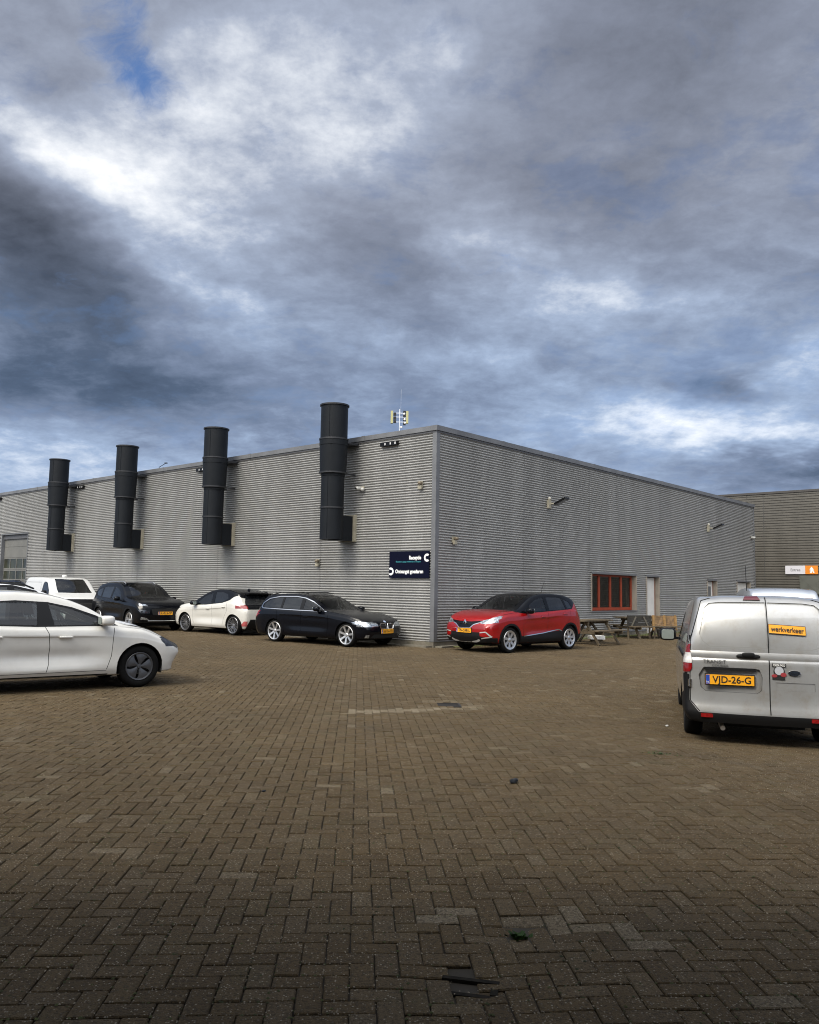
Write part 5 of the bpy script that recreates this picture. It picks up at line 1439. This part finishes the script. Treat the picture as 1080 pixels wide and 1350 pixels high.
    c.cut(rear, PL, wl_); c.cut(rear, PR, wr_)
    for pl in (PL[:], PR[:]):
        seg = pl[1:] if True else pl
        c.line(rear, pl[0:] , groove, .010)
    # number plate recess and blank on the right door
    rc = c.part('plate_recess', pt, -.030); c.cut(rear, [(.030, .65), (.075, .615), (.63, .615), (.685, .66), (.705, .80), (.655, .885), (.60, .895), (.10, .895), (.05, .885), (.02, .80)], rc)
    bl = c.part('plate_blank', pt, -.006); c.cut(rear, [(-.12, .66), (-.53, .66), (-.53, .75), (-.12, .75)], bl)
    gp = c.part('door_gap', M_dark, -.012)
    c.line(rear, [(ys, 1.74), (ys, zd0)], gp, .012)
    for sg_ in (1, -1): c.line(rear, [(sg_ * .55, 1.69), (sg_ * .66, 1.655), (sg_ * .79, 1.20), (sg_ * .80, .80), (sg_ * .80, .50), (sg_ * .70, zd0)], gp, .010)
    bmp = c.part('rear_bumper', M_plastic, .012)
    c.cut(rear, [(-.95, .05), (-.95, .82), (-.81, .80), (-.81, .50), (-.71, .375), (.71, .375), (.81, .50), (.81, .80), (.95, .82), (.95, .05)], bmp)
    c.both([(3.72, .05), (3.66, .40), (3.80, .55), (3.98, .60), (4.02, .82), (4.3, .82), (4.3, .05)], bmp)
    tr1 = c.part('tail_light', M_red, .012); wl2 = c.part('reversing_lamp', M_whitelens, .014)
    for sg_ in (1, -1):
        c.cut(rear, [(sg_ * .80, .83), (sg_ * .95, .81), (sg_ * .95, 1.20), (sg_ * .875, 1.19), (sg_ * .795, 1.10), (sg_ * .775, .98), (sg_ * .775, .87)], tr1, lim=(3.8, 4.3))
        c.cut(rear, [(sg_ * .772, .93), (sg_ * .95, .93), (sg_ * .95, 1.045), (sg_ * .772, 1.045)], wl2, only=(tr1,))
    for pr in 'LR': c.cut(pr, [(4.00, .84), (3.94, .98), (3.98, 1.14), (4.3, 1.20), (4.3, .82)], tr1); c.cut(pr, [(3.9, .93), (4.3, .93), (4.3, 1.045), (3.9, 1.045)], wl2, only=(tr1,))
    hb = c.part('high_brake_light', mat('dark_red_lens', (.10, .008, .010), .2, coat=1), .012); c.cut(rear, [(.0, 1.668), (.19, 1.668), (.16, 1.715), (.03, 1.715)], hb)
    c.cut('T', [(3.84, .11), (4.1, .13), (4.1, -.05), (3.84, -.03)], hb, lim=(3.84, 4.1)) if False else None
    finish_car(P, c, root, 'steel', arch=1.10)
    mirror(root, c, P, M_black, 1.30, 1.06, (.085, .12, .095))
    def onrear(y, z, d=.0): loc, n = c.cast('B', y, z); return loc + V((-1, 0, 0)) * d
    plate_o = plate(root, c, 'B', .37, .755, 'VJD-26-G')
    # black plastic hood over the plate with two lamps
    x0 = onrear(.3, .87).x
    one('plate_hood', lambda bm: box(bm, x0 - .008, x0 + .05, .09, .64, .862, .893), M_plastic, root, bevel=.006)
    # handle
    hp = onrear(.165, 1.03).x
    def hnd(bm):
        sblob(bm, (hp - .012, .165, 1.03), (.022, .130, .028), .7, 20, 10); sblob(bm, (hp - .022, .165, 1.048), (.022, .070, .028), .6, 20, 10)
    one('rear_handle', hnd, M_plastic, root, smooth=True)
    for z in (.70, 1.205):
        xx = onrear(.80, z).x
        for sg_ in (1, -1): one('door_hinge', lambda bm: (box(bm, xx - .018, xx + .01, sg_ * .80 - .014, sg_ * .80 + .014, z - .045, z + .045), tube(bm, (xx - .02, sg_ * .815, z - .04), (xx - .02, sg_ * .815, z + .04), .010, n=8)), M_chrome if sg_ else M_black, root, bevel=.003)
    for sg_, yy in ((1, .625), (-1, -.54)):
        xx = onrear(yy, .345).x; one('reflector', lambda bm: box(bm, xx - .022, xx + .01, yy - .065, yy + .065, .325, .368), M_red, root, bevel=.004)
    # crease along the doors at handle height, a real fold
    def fold(bm):
        n = 30; rows = []
        for i in range(n + 1):
            y = -.79 + 1.58 * i / n
            if abs(y - ys) < .012: y = ys + .012
            rows.append([bm.verts.new(onrear(y, z, d)) for z, d in ((1.075, .0015), (1.05, .010), (1.03, .012), (1.012, .010), (.995, .0015))])
        for A, B in zip(rows, rows[1:]):
            for k in range(4): bm.faces.new((A[k], A[k + 1], B[k + 1], B[k]))
    one('door_fold', fold, pt, root, smooth=True, ang=80)
    # sticker, lettering, oval badge
    def rearquad(y0, y1, za, zb, d, m, name, slope=0.0, par=root):
        def f(bm):
            n = 6; A = []
            for i in range(n + 1):
                y = y0 + (y1 - y0) * i / n; q = slope * (y - y0)
                A.append((bm.verts.new(onrear(y, za + q, d)), bm.verts.new(onrear(y, zb + q, d))))
            for (a, b), (e, g) in zip(A, A[1:]): bm.faces.new((a, b, g, e))
        return one(name, f, m, par)
    ty0, ty1, tz0, tz1 = -.068, -.455, 1.305, 1.40
    sk = rearquad(ty0 + .005, ty1 - .005, tz0 - .006, tz1 + .006, .003, M_ink, 'sticker', slope=.05)
    rearquad(ty0, ty1, tz0, tz1, .0045, mat('sticker_amber', (.80, .33, .01), .5), 'sticker_face', slope=.05, par=sk)
    ym = (ty0 + ty1) / 2; zm = (tz0 + tz1) / 2 - .0097; pn = c.cast('B', ym, zm)[1]
    upv = V((0, 0, 1)) - pn * pn.z; r_ = onrear(ty1, zm - .010) - onrear(ty0, zm + .010); p0 = onrear(ym, zm, .010)
    text_obj('lettering', 'werkverkeer', .085, M_ink, sk, p0, r_, upv, bold=.0009, width=.35)
    M_let = mat('grey_letters', (.12, .12, .12), .3, metal=.5)
    text_obj('model_lettering', 'TRANSIT', .062, M_let, root, onrear(.53, .955, .008), onrear(.43, .955) - onrear(.63, .955), (0, 0, 1), width=.25)
    text_obj('model_lettering', 'COURIER', .036, M_let, root, onrear(.47, .912, .008), onrear(.40, .912) - onrear(.54, .912), (0, 0, 1), width=.18)
    bp_ = onrear(-.315, .86, .006)
    bdg = one('oval_badge', lambda bm: lathe(bm, [(0, 0), (.055, 0), (.060, .006)], 28, 'z', Matrix.Translation(bp_) @ Matrix.Rotation(-pi / 2, 4, 'Y') @ Matrix.Diagonal((.52, 1.12, 1, 1))), M_chrome, root)
    one('badge_field', lambda bm: lathe(bm, [(.0, .0075), (.048, .0072)], 28, 'z', Matrix.Translation(bp_) @ Matrix.Rotation(-pi / 2, 4, 'Y') @ Matrix.Diagonal((.52, 1.12, 1, 1))), mat('badge_dark', (.015, .02, .03), .3), bdg)
    text_obj('badge_script', 'Ford', .034, M_chrome, bdg, bp_ + V((-.0095, 0, -.002)), (0, -1, 0), (0, 0, 1), width=.075)
    # round cartoon-like decal kept generic: outlined grey disc with red blocks
    dp = onrear(-.155, .875, .006)
    def at_(dy, dz, d=.0): return dp + V((-d, -dy, dz))
    dc = one('round_decal', lambda bm: (tube(bm, at_(0, .0), at_(0, 0, .001), .060, n=20), box(bm, dp.x - .001, dp.x, dp.y - .072, dp.y + .072, dp.z + .05, dp.z + .088), box(bm, dp.x - .001, dp.x, dp.y - .06, dp.y + .072, dp.z - .095, dp.z - .055)), M_ink, root)
    one('decal_disc', lambda bm: tube(bm, at_(0, .008, .001), at_(0, .008, .002), .047, n=20), mat('decal_grey', (.42, .43, .46), .5), dc)
    one('decal_red', lambda bm: (sblob(bm, at_(.045, -.035, .002), (.001, .032, .025)), sblob(bm, at_(-.05, -.05, .002), (.001, .030, .018))), mat('decal_red', (.28, .03, .035), .5), dc)
    text_obj('decal_text', 'FORZA PACO', .034, M_white, dc, at_(0, .069, .003), (0, -1, 0), (0, 0, 1), width=.125, bold=.001)
    # tow eye and exhaust below the bumper
    one('exhaust_pipe', lambda bm: tube(bm, (c.xc - 4.05, .45, .20), (c.xc - 3.5, .45, .22), .028, n=12), M_alloy, root)
    one('rear_axle', lambda bm: tube(bm, (c.xc - P['fo'] - P['wb'], -.7, .28), (c.xc - P['fo'] - P['wb'], .7, .28), .05, n=10), M_dark, root)
    for p_, s_ in (('L', 1), ('R', -1)): one('side_rail_cover', lambda bm: beam(bm, c.cast(p_, 2.3, 1.0)[0] + V((0, s_ * .004, 0)), c.cast(p_, 3.7, 1.0)[0] + V((0, s_ * .004, 0)), .02, .03), M_plastic, root)
    return root, P, c
silver = paint('moondust_silver', (.38, .382, .38), .30, metal=.45, dirt=((.27, .235, .175), .50), var=.05)
vr, P_v, _c = van('silver', 'silver panel van seen from behind at the right edge with amber werkverkeer sticker', silver, None, 0)
# rear centre at about (4.05, 9.3), pointing 77 degrees
hv = radians(73.5); fwd = V((cos(hv), sin(hv), 0)); rc_ = V((4.065, 9.41, 0)); oc_ = rc_ + fwd * (P_v['L'] - P_v['fo'] - P_v['wb'] / 2)
vr.location = (oc_.x, oc_.y, -.125); vr.rotation_euler = (0, 0, hv)
van('white', 'small white panel van parked left of the black off-roader', paint('van_white', (.60, .60, .585), .35), (-14.05, 33.5), -47)
# tall silver car beyond the van
l3 = dict(L=4.25, hw=.84, wb=2.66, fo=.86, R=.32, dash=1.15, zu=.22, tum=.26, rr=.14,
          top=[(0, .80), (.04, .90), (.15, .98), (.5, 1.04), (.85, 1.12), (1.1, 1.30), (1.45, 1.55), (1.8, 1.70), (2.2, 1.765), (2.7, 1.78), (3.4, 1.77), (3.9, 1.745), (4.05, 1.70), (4.13, 1.58), (4.19, 1.40), (4.23, 1.15), (4.25, .95)])
sp_ = paint('mid_silver', (.42, .45, .50), .28, metal=.5); l3['paint'] = sp_
mpv = suv('silver_people_carrier', 'tall silver people carrier whose roof shows above the silver van', sp_, 74, (7.75, 17.6), None, 'five', True, l3)
one('antenna', lambda bm: tube(bm, (-1.55, .64, 1.70), (-1.60, .66, 2.20), .007, .004, n=6), M_black, mpv)

# ---------------------------------------------------------------- picnic tables, pallet, tubs
M_wood = mat('weathered_wood', (.095, .070, .042), .85, var=.4, vscale=6, bump=.4, bscale=40, dirt=((.05, .055, .03), .7))
M_wood2 = mat('orange_wood', (.19, .115, .052), .8, var=.45, vscale=7, dirt=((.10, .07, .04), .6))
def picnic(pos, rz, label, m, seed=0, L=1.8):
    r = empty('picnic_table', pos, rz, label, 'picnic table', 'wooden picnic tables along the right facade'); rr = random.Random(seed)
    for k in range(5): one('plank', lambda bm: box(bm, -L / 2, L / 2, -.37 + .15 * k, -.37 + .15 * k + .14, .72 + rr.uniform(-.003, .003), .757), m, r, bevel=.005)
    for sg_ in (-1, 1):
        for k in range(2): one('seat_plank', lambda bm: box(bm, -L / 2, L / 2, sg_ * .72 - .14 + .145 * k, sg_ * .72 - .005 + .145 * k, .425, .462), m, r, bevel=.005)
    for x in (-L * .34, L * .34):
        one('crossbar', lambda bm: (box(bm, x - .02, x + .02, -.86, .86, .335, .424)), m, r, bevel=.004)
        one('crossbar', lambda bm: (box(bm, x - .02, x + .02, -.36, .36, .63, .719)), m, r, bevel=.004)
        for sg_ in (-1, 1): one('leg', lambda bm: beam(bm, (x + .045, sg_ * .22, .70), (x + .045, sg_ * .70, .01), .045, .10, (1, 0, 0)), m, r, bevel=.004)
    for sg_ in (-1, 1): one('brace', lambda bm: beam(bm, (sg_ * .58, 0, .36), (sg_ * .15, 0, .70), .04, .08), m, r, bevel=.003)
    return r
picnic(TW(5.5, -1.75), YAW, 'weathered picnic table half hidden behind the red crossover', M_wood, 1)
TP, TR = V((8.62, 30.05, 0)), radians(20)
picnic(TP, TR, 'weathered picnic table under the red framed window with an orange plank panel leaning on it', M_wood, 2, 2.15)
def TT(x, y, z=0): return TP + V((x * cos(TR) - y * sin(TR), x * sin(TR) + y * cos(TR), z))
M_batten = mat('batten_wood', (.25, .145, .050), .8, var=.3, vscale=8)
def pallet():
    r = empty('plank_panel', TT(.56, -.47), TR, 'orange brown plank panel with upright battens leaning against the picnic table', 'panel')
    tl = Matrix.Rotation(radians(-5), 4, 'X')
    for k in range(5): one('plank', lambda bm: box(bm, -.54, .54, -.01, .01, .44 + .078 * k, .512 + .078 * k, tl), M_wood2, r, bevel=.003)
    for x in (-.48, .0, .48): one('batten', lambda bm: box(bm, x - .045, x + .045, -.035, -.011, .30, .84, tl), M_batten, r, bevel=.003)
    for x in (-.44, .44): one('foot', lambda bm: beam(bm, (x, .0, .32), (x - .12, -.12, 0), .05, .05), M_wood, r)
pallet()
def crate():  # dark planks stand in for the dark stuff under the tabletop
    r = empty('dark_plank_screen', TT(-.53, -.45), TR, 'dark plank screen in front of the left half of the picnic table', 'screen')
    for k in range(5): one('plank', lambda bm: box(bm, -.50, .50, -.012, .012, .40 + .088 * k, .48 + .088 * k), mat('dark_plank_wood', (.022, .020, .016), .8, var=.4, vscale=6), r, bevel=.003)
    for x in (-.45, .45): one('batten', lambda bm: box(bm, x - .035, x + .035, .013, .04, .0, .83), M_wood, r, bevel=.003)
    for s_ in (-1, 1): one('brace', lambda bm: beam(bm, (s_ * .36, -.03, .42), (s_ * .16, -.03, .78), .02, .05), mat('grey_brace', (.10, .09, .07), .8), r)
crate()
tb = empty('metal_tub', TT(.62, -.25), 0, 'silver metal tub standing under the right half of the picnic table', 'tub')
one('basin', lambda bm: lathe(bm, [(.0, .06), (.17, .06), (.24, .30), (.26, .31), (.25, .33), (.22, .31), (.16, .09)], 28, 'z'), M_alloy, tb, smooth=True)
one('foot_ring', lambda bm: lathe(bm, [(.12, 0), (.13, .0), (.15, .06)], 24, 'z'), M_alloy, tb, smooth=True)
pb = empty('white_tray', (6.25, 27.3, 0), .1, 'white plastic tray lying under the picnic table beside the red crossover', 'tray')
one('tray_base', lambda bm: box(bm, -.22, .22, -.15, .15, .08, .10), M_white, pb, bevel=.01)
one('tray_rim', lambda bm: (box(bm, -.24, .24, -.17, -.15, .08, .20), box(bm, -.24, .24, .15, .17, .08, .20), box(bm, -.24, -.22, -.15, .15, .08, .20), box(bm, .22, .24, -.15, .15, .08, .20)), M_white, pb, bevel=.005)
one('support', lambda bm: box(bm, -.18, .18, -.1, .1, .0, .079), M_wood, pb)

# ---------------------------------------------------------------- things on the paving
dr = empty('drain_cover', (.60, 11.87, gz(.6, 11.87)), radians(3), 'dark cast iron drain cover in the paving beyond the pale bricks', 'drain cover')
one('frame', lambda bm: (box(bm, -.18, .18, -.18, -.15, -.03, .0), box(bm, -.18, .18, .15, .18, -.03, .0), box(bm, -.18, -.15, -.15, .15, -.03, .0), box(bm, .15, .18, -.15, .15, -.03, .0)), mat('cast_iron', (.022, .020, .019), .6, var=.3), dr)
for k in range(6): one('bar', lambda bm: box(bm, -.149, .149, -.14 + .05 * k, -.14 + .05 * k + .026, -.035, -.006), MATS['cast_iron'], dr)
gl = empty('sunken_gully', (.28, 3.52, gz(.28, 3.52) - .004), radians(-12), 'sunken broken gully frame in the dark foreground paving', 'gully')
one('gully_frame', lambda bm: (box(bm, -.12, .12, -.07, -.045, -.03, .005), box(bm, -.12, .12, .045, .07, -.03, .012), box(bm, -.12, -.09, -.045, .045, -.03, .003), box(bm, .09, .12, -.045, .045, -.03, .008)), mat('worn_iron', (.020, .017, .013), .95, spec=.1, var=.4, vscale=20), gl, bevel=.004)
one('gully_pit', lambda bm: box(bm, -.089, .089, -.044, .044, -.03, -.012), M_dark, gl)
def weed(pos, n, r, h, label, col, seed):
    rr = random.Random(seed)
    def f(bm):
        for i in range(n):
            a = rr.uniform(0, 2 * pi); d = abs(rr.gauss(0, r)); p = V((cos(a) * d, sin(a) * d * .6, 0)); l = rr.uniform(.3, 1) * h; t = rr.uniform(0, 2 * pi)
            q = p + V((cos(t) * l * .8, sin(t) * l * .8, l * .8)); wv = V((-sin(t), cos(t), 0)) * l * .28; mid = (p + q) / 2 + V((0, 0, l * .2))
            bm.faces.new([bm.verts.new(p), bm.verts.new(mid - wv), bm.verts.new(q), bm.verts.new(mid + wv)])
    o = one('weed_tuft', f, mat('leaf' + str(seed), col, .7, var=.4, vscale=8)); o.location = (pos[0], pos[1], gz(*pos) - .012); tag(o, label, 'weed')
weed((.555, 4.03), 46, .035, .05, 'small bright green weed in the hollow of the near paving', (.035, .085, .012), 11)
weed((2.62, 8.62), 150, .10, .030, 'dark green moss tuft in the paving in front of the silver van', (.028, .060, .012), 12)
weed((2.42, 8.10), 120, .13, .02, 'yellowish moss streak just nearer than the dark green tuft', (.10, .09, .02), 13)
weed((3.12, 6.92), 90, .16, .014, 'thin yellow moss streak at the right edge of the paving', (.10, .085, .02), 14)
def debris(pos, s, label, seed, col=(.010, .012, .016)):
    rr = random.Random(seed)
    def f(bm):
        sblob(bm, (0, 0, s * .35), (s, s * .55, s * .35), 1, 10, 6)
        for v in bm.verts: v.co += V((rr.uniform(-1, 1), rr.uniform(-1, 1), rr.uniform(-.6, .6))) * s * .18
    o = one('crumpled_rag', f, mat('rag' + str(seed), col, .7)); o.location = (pos[0], pos[1], gz(*pos)); o.rotation_euler = (0, 0, .9); tag(o, label, 'rag')
debris((.92, 7.09), .055, 'dark crumpled scrap lying on the paving right of centre', 21)
debris((-1.10, 6.59), .022, 'tiny dark scrap on the paving left of centre', 22)
debris((3.40, 10.85), .03, 'tiny white scrap on the paving left of the van wheel', 23, (.6, .6, .58))

# grit, crumbs of moss and dry leaf bits that collect in the joints
def litter(name, n, size, m, label, seed, yr, flat=.5):
    rr = random.Random(seed); bm = bmesh.new()
    A = radians(3.4); ca, sa = cos(A), sin(A)
    for _ in range(n):
        y = yr[0] + (yr[1] - yr[0]) * rr.random() ** 1.6; x = rr.uniform(-.56, .56) * y
        if rr.random() < .7:                      # snap to a joint line
            u = x * ca + y * sa; v = -x * sa + y * ca
            if rr.random() < .5: v = round(v / .105) * .105 + rr.gauss(0, .003)
            else: u = round(u / .105) * .105 + rr.gauss(0, .003)
            x, y = u * ca - v * sa, u * sa + v * ca
        z = gz(x, y); r = size * rr.uniform(.4, 1.3); a = rr.uniform(0, 6.28)
        p = [bm.verts.new((x + r * cos(a + k * 1.571) * (1 if k % 2 else rr.uniform(.5, 1)), y + r * sin(a + k * 1.571), z - .001 + rr.uniform(0, .002))) for k in range(4)]
        t = bm.verts.new((x, y, z + r * flat + .001))
        for k in range(4): bm.faces.new((p[k], p[(k + 1) % 4], t))
    o = finish(name, bm, m); tag(o, label, name.replace('_', ' '), kind='stuff')
litter('grit', 5000, .005, mat('grit_stone', (.26, .22, .16), .9, var=.5, vscale=30), 'pale grit scattered over the paving joints', 31, (2.9, 13))
litter('moss_crumbs', 3200, .009, mat('moss_crumb', (.050, .055, .018), .95, var=.6, vscale=2), 'dark moss crumbs in the joints of the paving', 32, (2.9, 16), .35)

# ---------------------------------------------------------------- unseen building added behind the camera to shade the near paving
back = empty('added_shade_building', (0, -1.6, 0), 0, 'unseen brick building added behind the viewpoint to shade the near paving', 'building')
M_brk = mat('pale_brick', (.30, .27, .23), .9, var=.2)
one('wall', lambda bm: box(bm, -26, 7, -12, 0, 0, 11.5), M_brk, back)
one('shade_canopy', lambda bm: box(bm, -7, 7, .01, 4.35, 3.86, 4.05), mat('shade_canopy_soffit', (.05, .05, .05), .8), back)
